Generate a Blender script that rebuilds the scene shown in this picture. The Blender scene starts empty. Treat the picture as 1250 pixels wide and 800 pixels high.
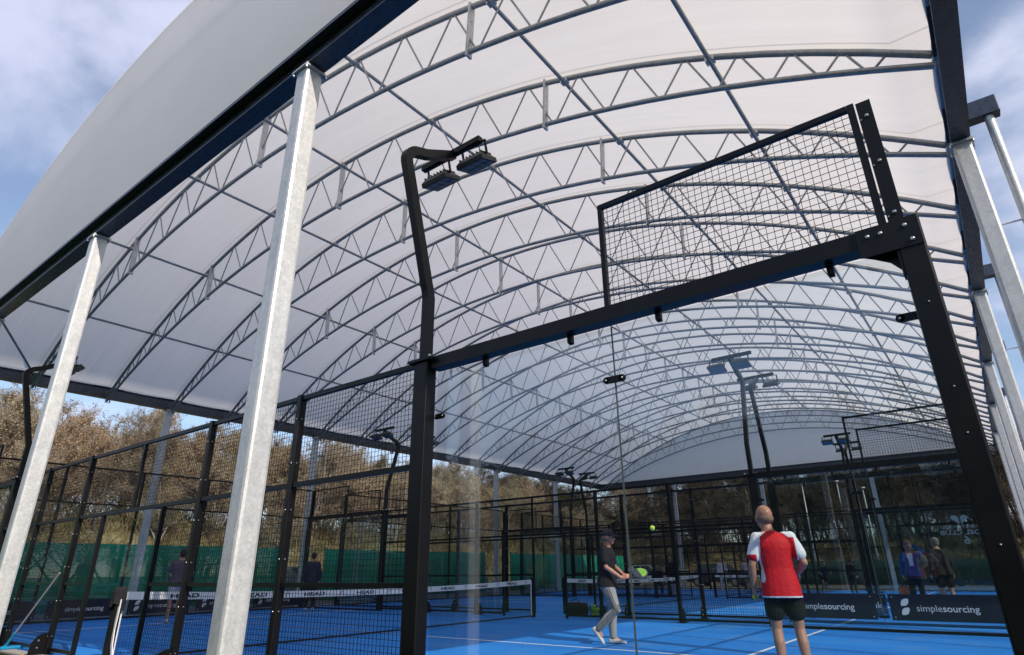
import bpy, bmesh, math, random
from mathutils import Vector, Matrix, Quaternion, noise
random.seed(7)
S = bpy.context.scene
COL = S.collection
PI = math.pi
R = math.radians

# ------------------------------------------------------------------ helpers
class MB:
    """collects faces of one mesh"""
    def __init__(s): s.v = []; s.f = []; s.m = []; s.sm = []
    def add(s, vs, fs, mat=0, smooth=False):
        o = len(s.v); s.v += [tuple(p) for p in vs]
        for f in fs:
            s.f.append(tuple(i + o for i in f)); s.m.append(mat); s.sm.append(smooth)
    def box(s, a, b, mat=0):
        x0, y0, z0 = a; x1, y1, z1 = b
        s.add([(x0,y0,z0),(x1,y0,z0),(x1,y1,z0),(x0,y1,z0),(x0,y0,z1),(x1,y0,z1),(x1,y1,z1),(x0,y1,z1)],
              [(0,3,2,1),(4,5,6,7),(0,1,5,4),(1,2,6,5),(2,3,7,6),(3,0,4,7)], mat)
    def cbox(s, c, d, mat=0):
        s.box([c[i]-d[i]/2 for i in range(3)], [c[i]+d[i]/2 for i in range(3)], mat)
    def bbox(s, a, b, bev=.01, mat=0):
        """box with its vertical edges rounded off by two cuts"""
        x0,y0,z0 = a; x1,y1,z1 = b
        k = bev; q = bev*.3
        ring = [(x0+k,y0),(x1-k,y0),(x1-q,y0+q),(x1,y0+k),(x1,y1-k),(x1-q,y1-q),(x1-k,y1),(x0+k,y1),(x0+q,y1-q),(x0,y1-k),(x0,y0+k),(x0+q,y0+q)]
        n = len(ring)
        vs = [(x,y,z0) for x,y in ring] + [(x,y,z1) for x,y in ring]
        fs = [(i,(i+1)%n,n+(i+1)%n,n+i) for i in range(n)]
        o = len(s.f)
        s.add(vs, fs, mat, False)
        s.add(vs, [tuple(range(n-1,-1,-1)), tuple(range(n,2*n))], mat)
    def tube(s, pts, rad, n=8, mat=0, cap=True, smooth=True):
        pts = [Vector(p) for p in pts]
        rs = rad if isinstance(rad, (list, tuple)) else [rad]*len(pts)
        t0 = (pts[1]-pts[0]).normalized()
        ref = Vector((0,0,1)) if abs(t0.z) < .9 else Vector((0,1,0))
        u = t0.cross(ref).normalized()
        vs = []
        for i, p in enumerate(pts):
            if i == 0: t = t0
            elif i == len(pts)-1: t = (pts[i]-pts[i-1]).normalized()
            else: t = ((pts[i+1]-pts[i]).normalized()+(pts[i]-pts[i-1]).normalized()).normalized()
            u = (u - t*u.dot(t)).normalized(); w = t.cross(u)
            for k in range(n):
                a = 2*PI*k/n
                vs.append(p + (u*math.cos(a)+w*math.sin(a))*rs[i])
        fs = []
        for i in range(len(pts)-1):
            for k in range(n):
                a = i*n+k; b = i*n+(k+1)%n
                fs.append((a,b,b+n,a+n))
        s.add(vs, fs, mat, smooth)
        if cap:
            o = len(pts)-1
            s.add(vs[:n], [tuple(range(n-1,-1,-1))], mat); s.add(vs[o*n:], [tuple(range(n))], mat)
    def bar(s, a, b, w, h, up=(0,0,1), mat=0):
        """rectangular bar, w across, h along up"""
        a = Vector(a); b = Vector(b); t = (b-a).normalized(); up = Vector(up)
        x = t.cross(up).normalized(); y = x.cross(t).normalized()
        vs = []
        for p in (a,b):
            for sx, sy in ((-1,-1),(1,-1),(1,1),(-1,1)):
                vs.append(p + x*sx*w/2 + y*sy*h/2)
        s.add(vs, [(0,1,2,3),(7,6,5,4),(0,4,5,1),(1,5,6,2),(2,6,7,3),(3,7,4,0)], mat)
    def path_bar(s, pts, w, h, side, mat=0):
        """rectangular section swept along a bent path in a plane whose normal is side"""
        pts = [Vector(p) for p in pts]; side = Vector(side).normalized()
        vs = []
        for i, p in enumerate(pts):
            if i == 0: t = (pts[1]-p).normalized()
            elif i == len(pts)-1: t = (p-pts[i-1]).normalized()
            else: t = ((pts[i+1]-p).normalized()+(p-pts[i-1]).normalized()).normalized()
            n = t.cross(side).normalized()
            for sx, sy in ((-1,-1),(1,-1),(1,1),(-1,1)):
                vs.append(p + side*sx*w/2 + n*sy*h/2)
        fs = [(0,1,2,3), tuple(len(vs)-4+k for k in (3,2,1,0))]
        for i in range(len(pts)-1):
            for k in range(4):
                a = i*4+k; b = i*4+(k+1)%4
                fs.append((a,a+4,b+4,b))
        s.add(vs, fs, mat)
    def ball(s, c, r, mat=0, nu=12, nv=8, M=None):
        rx, ry, rz = r if isinstance(r, (tuple, list)) else (r,r,r)
        c = Vector(c); vs = []; fs = []
        for j in range(1, nv):
            th = PI*j/nv
            for i in range(nu):
                a = 2*PI*i/nu
                p = Vector((rx*math.sin(th)*math.cos(a), ry*math.sin(th)*math.sin(a), rz*math.cos(th)))
                vs.append(c + (M @ p if M else p))
        top = Vector((0,0,rz)); bot = Vector((0,0,-rz))
        vs.append(c + (M @ top if M else top)); vs.append(c + (M @ bot if M else bot))
        T = len(vs)-2; B = len(vs)-1
        for i in range(nu):
            fs.append((T, i, (i+1)%nu)); fs.append((B, (nv-2)*nu+(i+1)%nu, (nv-2)*nu+i))
            for j in range(nv-2):
                a = j*nu+i; b = j*nu+(i+1)%nu
                fs.append((a, a+nu, b+nu, b))
        s.add(vs, fs, mat, True)
    def poly(s, pts2, plane, thick, mat=0):
        """flat outline with thickness; plane(u,v,w)->point"""
        n = len(pts2)
        vs = [plane(u,v,0) for u,v in pts2] + [plane(u,v,thick) for u,v in pts2]
        s.add(vs, [tuple(range(n-1,-1,-1)), tuple(range(n,2*n))] + [(i,(i+1)%n,n+(i+1)%n,n+i) for i in range(n)], mat)
    def mesh(s, name, mats):
        me = bpy.data.meshes.new(name)
        me.from_pydata(s.v, [], s.f)
        for m in (mats if isinstance(mats, (list, tuple)) else [mats]): me.materials.append(m)
        me.polygons.foreach_set('material_index', s.m)
        me.polygons.foreach_set('use_smooth', s.sm)
        me.update()
        return me
    def build(s, name, mats, parent=None, loc=None):
        return link(name, s.mesh(name, mats), parent, loc)

def link(name, me, parent=None, loc=None):
    o = bpy.data.objects.new(name, me); COL.objects.link(o)
    if parent: o.parent = parent
    if loc: o.location = loc
    return o
def tag(o, label, cat, group=None, kind=None):
    if label: o['label'] = label
    if cat: o['category'] = cat
    if group: o['group'] = group
    if kind: o['kind'] = kind
    return o
def empty(name, loc=(0,0,0), rz=0):
    o = bpy.data.objects.new(name, None); COL.objects.link(o)
    o.location = loc; o.rotation_euler = (0,0,rz); o.empty_display_size = .2
    return o
KIDS = {}
def copy_tree(o, parent=None):
    c = o.copy(); COL.objects.link(c)
    if parent: c.parent = parent
    for ch in [x for x in ALLK(o)]: copy_tree(ch, c)
    return c
def ALLK(o): return [x for x in COL.objects if x.parent == o]

# ------------------------------------------------------------------ materials
def mat(name, color, rough=.5, metal=0., spec=.5, noise_amt=0., noise_scale=8., bump=0., bump_scale=60., coat=0.):
    m = bpy.data.materials.new(name); m.use_nodes = True
    nt = m.node_tree; b = nt.nodes['Principled BSDF']
    b.inputs['Base Color'].default_value = (*color, 1)
    b.inputs['Roughness'].default_value = rough; b.inputs['Metallic'].default_value = metal
    b.inputs['Specular IOR Level'].default_value = spec
    if coat: b.inputs['Coat Weight'].default_value = coat
    if noise_amt or bump:
        tc = nt.nodes.new('ShaderNodeTexCoord')
    if noise_amt:
        n = nt.nodes.new('ShaderNodeTexNoise'); n.inputs['Scale'].default_value = noise_scale; n.inputs['Detail'].default_value = 6; n.inputs['Roughness'].default_value = .65
        nt.links.new(tc.outputs['Object'], n.inputs['Vector'])
        r = nt.nodes.new('ShaderNodeMapRange'); r.inputs[1].default_value = .3; r.inputs[2].default_value = .7
        r.inputs[3].default_value = 1-noise_amt; r.inputs[4].default_value = 1+noise_amt
        nt.links.new(n.outputs['Fac'], r.inputs[0])
        mx = nt.nodes.new('ShaderNodeVectorMath'); mx.operation = 'SCALE'; mx.inputs[0].default_value = color
        nt.links.new(r.outputs[0], mx.inputs['Scale']); nt.links.new(mx.outputs[0], b.inputs['Base Color'])
        r2 = nt.nodes.new('ShaderNodeMapRange'); r2.inputs[3].default_value = max(.05, rough-.12); r2.inputs[4].default_value = min(1, rough+.12)
        nt.links.new(n.outputs['Fac'], r2.inputs[0]); nt.links.new(r2.outputs[0], b.inputs['Roughness'])
    if bump:
        n2 = nt.nodes.new('ShaderNodeTexNoise'); n2.inputs['Scale'].default_value = bump_scale; n2.inputs['Detail'].default_value = 4
        nt.links.new(tc.outputs['Object'], n2.inputs['Vector'])
        bp = nt.nodes.new('ShaderNodeBump'); bp.inputs['Strength'].default_value = bump; bp.inputs['Distance'].default_value = .02
        nt.links.new(n2.outputs['Fac'], bp.inputs['Height']); nt.links.new(bp.outputs[0], b.inputs['Normal'])
    return m

def galv_mat(name, c0, c1, metal=.55, rough=.42):
    m = bpy.data.materials.new(name); m.use_nodes = True
    nt = m.node_tree; b = nt.nodes['Principled BSDF']; L = nt.links.new
    tc = nt.nodes.new('ShaderNodeTexCoord')
    vo = nt.nodes.new('ShaderNodeTexVoronoi'); vo.inputs['Scale'].default_value = 55; vo.inputs['Randomness'].default_value = 1
    no = nt.nodes.new('ShaderNodeTexNoise'); no.inputs['Scale'].default_value = 7; no.inputs['Detail'].default_value = 7; no.inputs['Roughness'].default_value = .7
    L(tc.outputs['Object'], vo.inputs['Vector']); L(tc.outputs['Object'], no.inputs['Vector'])
    sep = nt.nodes.new('ShaderNodeSeparateColor'); L(vo.outputs['Color'], sep.inputs[0])
    ad = nt.nodes.new('ShaderNodeMath'); ad.operation = 'MULTIPLY_ADD'; ad.inputs[1].default_value = .26
    L(sep.outputs[0], ad.inputs[0]); L(no.outputs['Fac'], ad.inputs[2])
    cr = nt.nodes.new('ShaderNodeMapRange'); cr.inputs[1].default_value = .35; cr.inputs[2].default_value = 1.0
    mpd = nt.nodes.new('ShaderNodeMapping'); mpd.inputs['Scale'].default_value = (6,6,.5); L(tc.outputs['Object'], mpd.inputs[0])
    nd = nt.nodes.new('ShaderNodeTexNoise'); nd.inputs['Scale'].default_value = 2.2; nd.inputs['Detail'].default_value = 5; L(mpd.outputs[0], nd.inputs['Vector'])
    dd = nt.nodes.new('ShaderNodeMath'); dd.operation = 'MULTIPLY_ADD'; dd.inputs[1].default_value = .5; dd.inputs[2].default_value = -.25; L(nd.outputs['Fac'], dd.inputs[0])
    a2 = nt.nodes.new('ShaderNodeMath'); a2.operation = 'ADD'; L(ad.outputs[0], a2.inputs[0]); L(dd.outputs[0], a2.inputs[1]); ad = a2
    L(ad.outputs[0], cr.inputs[0])
    mx = nt.nodes.new('ShaderNodeMix'); mx.data_type = 'RGBA'; mx.inputs[6].default_value = (*c0,1); mx.inputs[7].default_value = (*c1,1)
    L(cr.outputs[0], mx.inputs[0]); L(mx.outputs[2], b.inputs['Base Color'])
    rr = nt.nodes.new('ShaderNodeMapRange'); rr.inputs[3].default_value = rough-.1; rr.inputs[4].default_value = rough+.16
    L(sep.outputs[1], rr.inputs[0]); L(rr.outputs[0], b.inputs['Roughness'])
    b.inputs['Metallic'].default_value = metal
    return m

M = {}
M['galv'] = galv_mat('galvanised_steel', (.50,.52,.53), (.76,.77,.76), .30, .42)
M['tube'] = galv_mat('galvanised_tube', (.25,.27,.29), (.42,.45,.47), .45, .38)
M['beam'] = galv_mat('dark_beam_steel', (.055,.065,.085), (.10,.115,.14), .6, .36)
M['black'] = mat('black_powder_coat', (.0045,.0045,.005), .40, 0, .28, .25, 3)
M['wire'] = mat('black_mesh_wire', (.005,.005,.0055), .5, 0, .3)
M['bolt'] = mat('zinc_bolt', (.55,.56,.56), .3, .9)
M['white_line'] = mat('white_court_paint', (.72,.74,.76), .8, noise_amt=.15, noise_scale=14)
M['band'] = mat('white_net_band', (.78,.78,.76), .7, noise_amt=.06)
M['net'] = mat('black_net_cord', (.012,.012,.014), .8)
M['banner'] = mat('navy_banner_vinyl', (.010,.012,.020), .42, noise_amt=.15, noise_scale=2)
M['print'] = mat('pale_banner_print', (.62,.66,.68), .6)
M['ink'] = mat('black_print_ink', (.015,.015,.017), .7)
M['frost'] = mat('frosted_vinyl', (.34,.42,.46), .7)
M['led'] = mat('floodlight_lens', (.15,.19,.25), .15, 0, .7)
M['lampbody'] = mat('floodlight_body', (.02,.02,.021), .4)
M['kerb'] = mat('concrete_kerb', (.38,.35,.31), .9, noise_amt=.2, noise_scale=9, bump=.3)
M['rubber'] = mat('black_rubber', (.015,.015,.016), .8)
M['silicone'] = mat('joint_seal', (.10,.12,.12), .5)

def membrane(name, c_diff, c_trans, fac):
    m = bpy.data.materials.new(name); m.use_nodes = True
    nt = m.node_tree; L = nt.links.new; nt.nodes.clear()
    out = nt.nodes.new('ShaderNodeOutputMaterial')
    tc = nt.nodes.new('ShaderNodeTexCoord'); sp = nt.nodes.new('ShaderNodeSeparateXYZ'); L(tc.outputs['Object'], sp.inputs[0])
    # weld seam half way between two arches: a slightly less translucent double layer
    a = nt.nodes.new('ShaderNodeMath'); a.operation = 'MULTIPLY_ADD'; a.inputs[1].default_value = 1/1.9; a.inputs[2].default_value = .13
    L(sp.outputs[1], a.inputs[0])
    fr = nt.nodes.new('ShaderNodeMath'); fr.operation = 'FRACT'; L(a.outputs[0], fr.inputs[0])
    d = nt.nodes.new('ShaderNodeMath'); d.operation = 'SUBTRACT'; d.inputs[1].default_value = .5; L(fr.outputs[0], d.inputs[0])
    ab = nt.nodes.new('ShaderNodeMath'); ab.operation = 'ABSOLUTE'; L(d.outputs[0], ab.inputs[0])
    st = nt.nodes.new('ShaderNodeMapRange'); st.inputs[1].default_value = .006; st.inputs[2].default_value = .009; st.inputs[3].default_value = .70; st.inputs[4].default_value = 1
    L(ab.outputs[0], st.inputs[0])
    no = nt.nodes.new('ShaderNodeTexNoise'); no.inputs['Scale'].default_value = .5; no.inputs['Detail'].default_value = 4
    L(tc.outputs['Object'], no.inputs['Vector'])
    nr = nt.nodes.new('ShaderNodeMapRange'); nr.inputs[3].default_value = .96; nr.inputs[4].default_value = 1.03; L(no.outputs['Fac'], nr.inputs[0])
    # run-off streaks and soft tension creases
    mp_ = nt.nodes.new('ShaderNodeMapping'); mp_.inputs['Scale'].default_value = (.25,3.2,.25); L(tc.outputs['Object'], mp_.inputs[0])
    n3 = nt.nodes.new('ShaderNodeTexNoise'); n3.inputs['Scale'].default_value = 1.4; n3.inputs['Detail'].default_value = 6; n3.inputs['Roughness'].default_value = .6; L(mp_.outputs[0], n3.inputs['Vector'])
    n3r = nt.nodes.new('ShaderNodeMapRange'); n3r.inputs[1].default_value = .35; n3r.inputs[2].default_value = .7; n3r.inputs[3].default_value = 1.01; n3r.inputs[4].default_value = .965; L(n3.outputs['Fac'], n3r.inputs[0])
    nm = nt.nodes.new('ShaderNodeMath'); nm.operation = 'MULTIPLY'; L(nr.outputs[0], nm.inputs[0]); L(n3r.outputs[0], nm.inputs[1]); nr = nm
    bmp = nt.nodes.new('ShaderNodeBump'); bmp.inputs['Strength'].default_value = .35; bmp.inputs['Distance'].default_value = .06; L(n3.outputs['Fac'], bmp.inputs['Height'])
    mu = nt.nodes.new('ShaderNodeMath'); mu.operation = 'MULTIPLY'; L(st.outputs[0], mu.inputs[0]); L(nr.outputs[0], mu.inputs[1])
    c1 = nt.nodes.new('ShaderNodeVectorMath'); c1.operation = 'SCALE'; c1.inputs[0].default_value = c_diff; L(nr.outputs[0], c1.inputs['Scale'])
    c2 = nt.nodes.new('ShaderNodeVectorMath'); c2.operation = 'SCALE'; c2.inputs[0].default_value = c_trans; L(mu.outputs[0], c2.inputs['Scale'])
    df = nt.nodes.new('ShaderNodeBsdfDiffuse'); L(c1.outputs[0], df.inputs[0]); L(bmp.outputs[0], df.inputs['Normal'])
    tr = nt.nodes.new('ShaderNodeBsdfTranslucent'); L(c2.outputs[0], tr.inputs[0]); L(bmp.outputs[0], tr.inputs['Normal'])
    mx = nt.nodes.new('ShaderNodeMixShader'); mx.inputs[0].default_value = fac
    L(df.outputs[0], mx.inputs[1]); L(tr.outputs[0], mx.inputs[2]); L(mx.outputs[0], out.inputs[0])
    return m
M['membrane'] = membrane('white_pvc_membrane', (.77,.76,.76), (.97,.915,.845), .45)
M['curtain'] = membrane('white_gable_fabric', (.97,.97,.97), (.97,.97,.97), .50)
M['far_curtain'] = membrane('thin_gable_fabric', (.95,.96,.97), (.97,.97,.97), .50)


def glass():
    m = bpy.data.materials.new('tempered_glass'); m.use_nodes = True
    nt = m.node_tree; L = nt.links.new; nt.nodes.clear()
    out = nt.nodes.new('ShaderNodeOutputMaterial')
    lw = nt.nodes.new('ShaderNodeLayerWeight'); lw.inputs['Blend'].default_value = .5
    pw = nt.nodes.new('ShaderNodeMath'); pw.operation = 'POWER'; pw.inputs[1].default_value = 5; L(lw.outputs['Facing'], pw.inputs[0])
    sc = nt.nodes.new('ShaderNodeMath'); sc.operation = 'MULTIPLY_ADD'; sc.inputs[1].default_value = .9; sc.inputs[2].default_value = .062; L(pw.outputs[0], sc.inputs[0])
    t = nt.nodes.new('ShaderNodeBsdfTransparent'); t.inputs[0].default_value = (.92,.953,.962,1)
    g = nt.nodes.new('ShaderNodeBsdfGlossy'); g.inputs['Roughness'].default_value = .0; g.inputs[0].default_value = (.90,.96,1,1)
    mx = nt.nodes.new('ShaderNodeMixShader'); L(sc.outputs[0], mx.inputs[0]); L(t.outputs[0], mx.inputs[1]); L(g.outputs[0], mx.inputs[2])
    # faint dust film and wipe marks
    tcg = nt.nodes.new('ShaderNodeTexCoord'); mg = nt.nodes.new('ShaderNodeMapping'); mg.inputs['Rotation'].default_value = (0,.5,0); mg.inputs['Scale'].default_value = (.8,1,3); L(tcg.outputs['Object'], mg.inputs[0])
    ng = nt.nodes.new('ShaderNodeTexNoise'); ng.inputs['Scale'].default_value = 1.6; ng.inputs['Detail'].default_value = 7; ng.inputs['Roughness'].default_value = .65; L(mg.outputs[0], ng.inputs['Vector'])
    rg = nt.nodes.new('ShaderNodeMapRange'); rg.inputs[1].default_value = .45; rg.inputs[2].default_value = .8; rg.inputs[3].default_value = .001; rg.inputs[4].default_value = .007; L(ng.outputs['Fac'], rg.inputs[0])
    dg_ = nt.nodes.new('ShaderNodeBsdfDiffuse'); dg_.inputs[0].default_value = (.6,.62,.62,1)
    m2 = nt.nodes.new('ShaderNodeMixShader'); L(rg.outputs[0], m2.inputs[0]); L(mx.outputs[0], m2.inputs[1]); L(dg_.outputs[0], m2.inputs[2])
    L(m2.outputs[0], out.inputs[0])
    return m
M['glass'] = glass()

def floor_mat():
    m = bpy.data.materials.new('blue_court_turf'); m.use_nodes = True
    nt = m.node_tree; L = nt.links.new; b = nt.nodes['Principled BSDF']
    tc = nt.nodes.new('ShaderNodeTexCoord')
    n = nt.nodes.new('ShaderNodeTexNoise'); n.inputs['Scale'].default_value = .55; n.inputs['Detail'].default_value = 8; n.inputs['Roughness'].default_value = .6
    mp = nt.nodes.new('ShaderNodeMapping'); mp.inputs['Scale'].default_value = (.35,1.6,1); L(tc.outputs['Object'], mp.inputs[0]); L(mp.outputs[0], n.inputs['Vector'])
    f = nt.nodes.new('ShaderNodeTexNoise'); f.inputs['Scale'].default_value = 160; f.inputs['Detail'].default_value = 2; L(tc.outputs['Object'], f.inputs['Vector'])
    cr = nt.nodes.new('ShaderNodeValToRGB'); cr.color_ramp.elements[0].position = .3; cr.color_ramp.elements[1].position = .72
    cr.color_ramp.elements[0].color = (.010,.175,.62,1); cr.color_ramp.elements[1].color = (.026,.27,.78,1)
    L(n.outputs['Fac'], cr.inputs[0])
    mx = nt.nodes.new('ShaderNodeMix'); mx.data_type = 'RGBA'; mx.blend_type = 'MULTIPLY'; mx.inputs[0].default_value = .5
    rr = nt.nodes.new('ShaderNodeMapRange'); rr.inputs[1].default_value = .3; rr.inputs[2].default_value = .7; rr.inputs[3].default_value = .6; rr.inputs[4].default_value = 1.25; L(f.outputs['Fac'], rr.inputs[0])
    sn = nt.nodes.new('ShaderNodeTexNoise'); sn.inputs['Scale'].default_value = 1.1; sn.inputs['Detail'].default_value = 9; sn.inputs['Roughness'].default_value = .7; L(tc.outputs['Object'], sn.inputs['Vector'])
    sr = nt.nodes.new('ShaderNodeMapRange'); sr.inputs[1].default_value = .5; sr.inputs[2].default_value = .8; sr.inputs[3].default_value = 0; sr.inputs[4].default_value = .42; L(sn.outputs['Fac'], sr.inputs[0])
    ms = nt.nodes.new('ShaderNodeMix'); ms.data_type = 'RGBA'; ms.inputs[7].default_value = (.20,.30,.44,1); L(sr.outputs[0], ms.inputs[0]); L(cr.outputs[0], ms.inputs[6])
    L(ms.outputs[2], mx.inputs[6]); L(rr.outputs[0], mx.inputs[7]); L(mx.outputs[2], b.inputs['Base Color'])
    b.inputs['Roughness'].default_value = .85; b.inputs['Specular IOR Level'].default_value = .25
    bp = nt.nodes.new('ShaderNodeBump'); bp.inputs['Strength'].default_value = .4; bp.inputs['Distance'].default_value = .01; L(f.outputs['Fac'], bp.inputs['Height']); L(bp.outputs[0], b.inputs['Normal'])
    return m
M['floor'] = floor_mat()

def ground_mat(name, stops, scale, bump=.5):
    m = bpy.data.materials.new(name); m.use_nodes = True
    nt = m.node_tree; L = nt.links.new; b = nt.nodes['Principled BSDF']
    tc = nt.nodes.new('ShaderNodeTexCoord')
    n = nt.nodes.new('ShaderNodeTexNoise'); n.inputs['Scale'].default_value = scale; n.inputs['Detail'].default_value = 10; n.inputs['Roughness'].default_value = .72
    L(tc.outputs['Object'], n.inputs['Vector'])
    cr = nt.nodes.new('ShaderNodeValToRGB')
    while len(cr.color_ramp.elements) < len(stops): cr.color_ramp.elements.new(.5)
    for e, (p, c) in zip(cr.color_ramp.elements, stops): e.position = p; e.color = (*c,1)
    L(n.outputs['Fac'], cr.inputs[0]); L(cr.outputs[0], b.inputs['Base Color'])
    b.inputs['Roughness'].default_value = .95; b.inputs['Specular IOR Level'].default_value = .1
    bp = nt.nodes.new('ShaderNodeBump'); bp.inputs['Strength'].default_value = bump; bp.inputs['Distance'].default_value = .15
    L(n.outputs['Fac'], bp.inputs['Height']); L(bp.outputs[0], b.inputs['Normal'])
    return m
M['bank'] = ground_mat('rough_bank', [(.32,(.06,.05,.025)),(.5,(.17,.14,.07)),(.66,(.27,.22,.115))], .9)
M['yard'] = ground_mat('gravel_yard', [(.3,(.09,.085,.075)),(.55,(.17,.16,.14)),(.75,(.24,.22,.19))], 1.2)
M['grass'] = ground_mat('green_lawn', [(.3,(.008,.022,.006)),(.55,(.02,.045,.010)),(.75,(.04,.065,.016))], 3)

# ------------------------------------------------------------------ world, sun, camera
SUN_EL, SUN_AZ = R(36), R(106)       # azimuth measured from +y towards +x
w = bpy.data.worlds.new('World'); S.world = w; w.use_nodes = True
nt = w.node_tree; L = nt.links.new
bg = nt.nodes['Background']; bg.inputs[1].default_value = .142
sky = nt.nodes.new('ShaderNodeTexSky'); sky.sky_type = 'NISHITA'; sky.sun_disc = False
sky.sun_elevation = SUN_EL; sky.sun_rotation = SUN_AZ; sky.air_density = 1.0; sky.dust_density = .6; sky.ozone_density = 2.0
tc = nt.nodes.new('ShaderNodeTexCoord')
sp = nt.nodes.new('ShaderNodeSeparateXYZ'); L(tc.outputs['Generated'], sp.inputs[0])
# thin cloud sheet: direction projected on a plane overhead
zc = nt.nodes.new('ShaderNodeMath'); zc.operation = 'MAXIMUM'; zc.inputs[1].default_value = .0; L(sp.outputs[2], zc.inputs[0])
za = nt.nodes.new('ShaderNodeMath'); za.operation = 'ADD'; za.inputs[1].default_value = .35; L(zc.outputs[0], za.inputs[0])
dv = nt.nodes.new('ShaderNodeVectorMath'); dv.operation = 'DIVIDE'; L(tc.outputs['Generated'], dv.inputs[0])
cb = nt.nodes.new('ShaderNodeCombineXYZ'); 
for i in range(3): L(za.outputs[0], cb.inputs[i])
L(cb.outputs[0], dv.inputs[1])
cn = nt.nodes.new('ShaderNodeTexNoise'); cn.inputs['Scale'].default_value = 2.6; cn.inputs['Detail'].default_value = 9; cn.inputs['Roughness'].default_value = .52; cn.inputs['Distortion'].default_value = .25
mpw = nt.nodes.new('ShaderNodeMapping'); mpw.inputs['Location'].default_value = (3.1,1.7,.4); L(dv.outputs[0], mpw.inputs[0]); L(mpw.outputs[0], cn.inputs['Vector'])
cr = nt.nodes.new('ShaderNodeMapRange'); cr.interpolation_type = 'SMOOTHSTEP'; cr.inputs[1].default_value = .46; cr.inputs[2].default_value = .68; cr.inputs[3].default_value = .12; cr.inputs[4].default_value = .88
L(cn.outputs['Fac'], cr.inputs[0])
cn2 = nt.nodes.new('ShaderNodeTexNoise'); cn2.inputs['Scale'].default_value = 1.3; cn2.inputs['Detail'].default_value = 5; L(dv.outputs[0], cn2.inputs['Vector'])
ccol = nt.nodes.new('ShaderNodeMix'); ccol.data_type = 'RGBA'; ccol.inputs[6].default_value = (4.1,4.35,6.0,1); ccol.inputs[7].default_value = (5.6,5.75,6.7,1)
L(cn2.outputs['Fac'], ccol.inputs[0])
mx = nt.nodes.new('ShaderNodeMix'); mx.data_type = 'RGBA'; L(cr.outputs[0], mx.inputs[0]); L(sky.outputs[0], mx.inputs[6]); L(ccol.outputs[2], mx.inputs[7])
L(mx.outputs[2], bg.inputs[0])

sd = bpy.data.lights.new('sun', 'SUN'); sd.energy = 3.7; sd.angle = R(.55); sd.color = (1,.88,.75)
so = bpy.data.objects.new('sun', sd); COL.objects.link(so)
sdir = Vector((math.sin(SUN_AZ)*math.cos(SUN_EL), math.cos(SUN_AZ)*math.cos(SUN_EL), math.sin(SUN_EL)))
so.rotation_euler = sdir.to_track_quat('Z','Y').to_euler(); so.location = (30,-5,30)

cam = bpy.data.cameras.new('camera'); co = bpy.data.objects.new('camera', cam); COL.objects.link(co); S.camera = co
CP = Vector((.091,-3.9861,1.1065)); a_, b_, c_ = -.6521, .3832, -.0119
fw = Vector((math.cos(b_)*math.sin(a_), math.cos(b_)*math.cos(a_), math.sin(b_)))
r0 = Vector((math.cos(a_), -math.sin(a_), 0)); u0 = r0.cross(fw)
rr = math.cos(c_)*r0 + math.sin(c_)*u0; uu = -math.sin(c_)*r0 + math.cos(c_)*u0
co.matrix_world = Matrix(((rr.x,uu.x,-fw.x,CP.x),(rr.y,uu.y,-fw.y,CP.y),(rr.z,uu.z,-fw.z,CP.z),(0,0,0,1)))
cam.sensor_width = 36; cam.sensor_fit = 'HORIZONTAL'; cam.lens = 36*737.7/1250
cam.clip_start = .05; cam.clip_end = 3000
S.view_settings.view_transform = 'Standard'; S.view_settings.look = 'None'; S.view_settings.exposure = .22; S.view_settings.gamma = 1; S.view_settings.use_curve_mapping = False
S.cycles.transparent_max_bounces = 48; S.cycles.max_bounces = 12; S.cycles.transmission_bounces = 8; S.cycles.diffuse_bounces = 5; S.cycles.glossy_bounces = 4
S.cycles.use_denoising = True
S.cycles.caustics_reflective = False; S.cycles.caustics_refractive = False

# ------------------------------------------------------------------ ground and terrain
def struct(name, mb, m):
    return tag(mb.build(name, m), None, None, None, 'structure')
g = MB(); g.add([(-900,-900,-.06),(900,-900,-.06),(900,900,-.06),(-900,900,-.06)], [(0,1,2,3)]); struct('ground', g, M['yard'])
g = MB(); g.box((-20.35,-.12,-.055),(.4,33.2,0)); struct('court_surface', g, M['floor'])
g = MB(); g.box((-20.4,-.34,-.055),(.3,-.125,.012)); struct('kerb', g, M['kerb'])
g = MB(); g.box((-70,-70,-.055),(60,-.345,-.01)); struct('lawn', g, M['grass'])
for i, Y in enumerate((0, 11.5, 23)):
    g = MB()
    for x in (-3.05, -16.95): g.box((x-.025,Y+.16,.001),(x+.025,Y+9.84,.004))
    g.box((-16.92,Y+4.975,.001),(-3.08,Y+5.025,.004))
    struct('court_lines' + ('' if not i else '.%03d' % i), g, M['white_line'])

def bank_z(x, y):
    a = max(0, min(1, (-27.5-x)/12)); b = max(0, min(1, (y-44)/13))
    sm = lambda t: t*t*(3-2*t)
    h = max(sm(a), sm(b)*.85)
    n = noise.noise(Vector((x*.13,y*.13,0)))*.7 + noise.noise(Vector((x*.5,y*.5,3)))*.25
    return -.03 + h*(4.1+n) - (1-min(1,h*8))*.3 + .03*max(0,-45-x)
g = MB(); nx, ny = 120, 120
xs = [-110+170*i/nx for i in range(nx+1)]; ys = [-40+150*j/ny for j in range(ny+1)]
vs = [(x,y,bank_z(x,y)) for y in ys for x in xs]
fs = [(j*(nx+1)+i, j*(nx+1)+i+1, (j+1)*(nx+1)+i+1, (j+1)*(nx+1)+i) for j in range(ny) for i in range(nx)]
g.add(vs, fs, 0, True); struct('hill', g, M['bank'])

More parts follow.
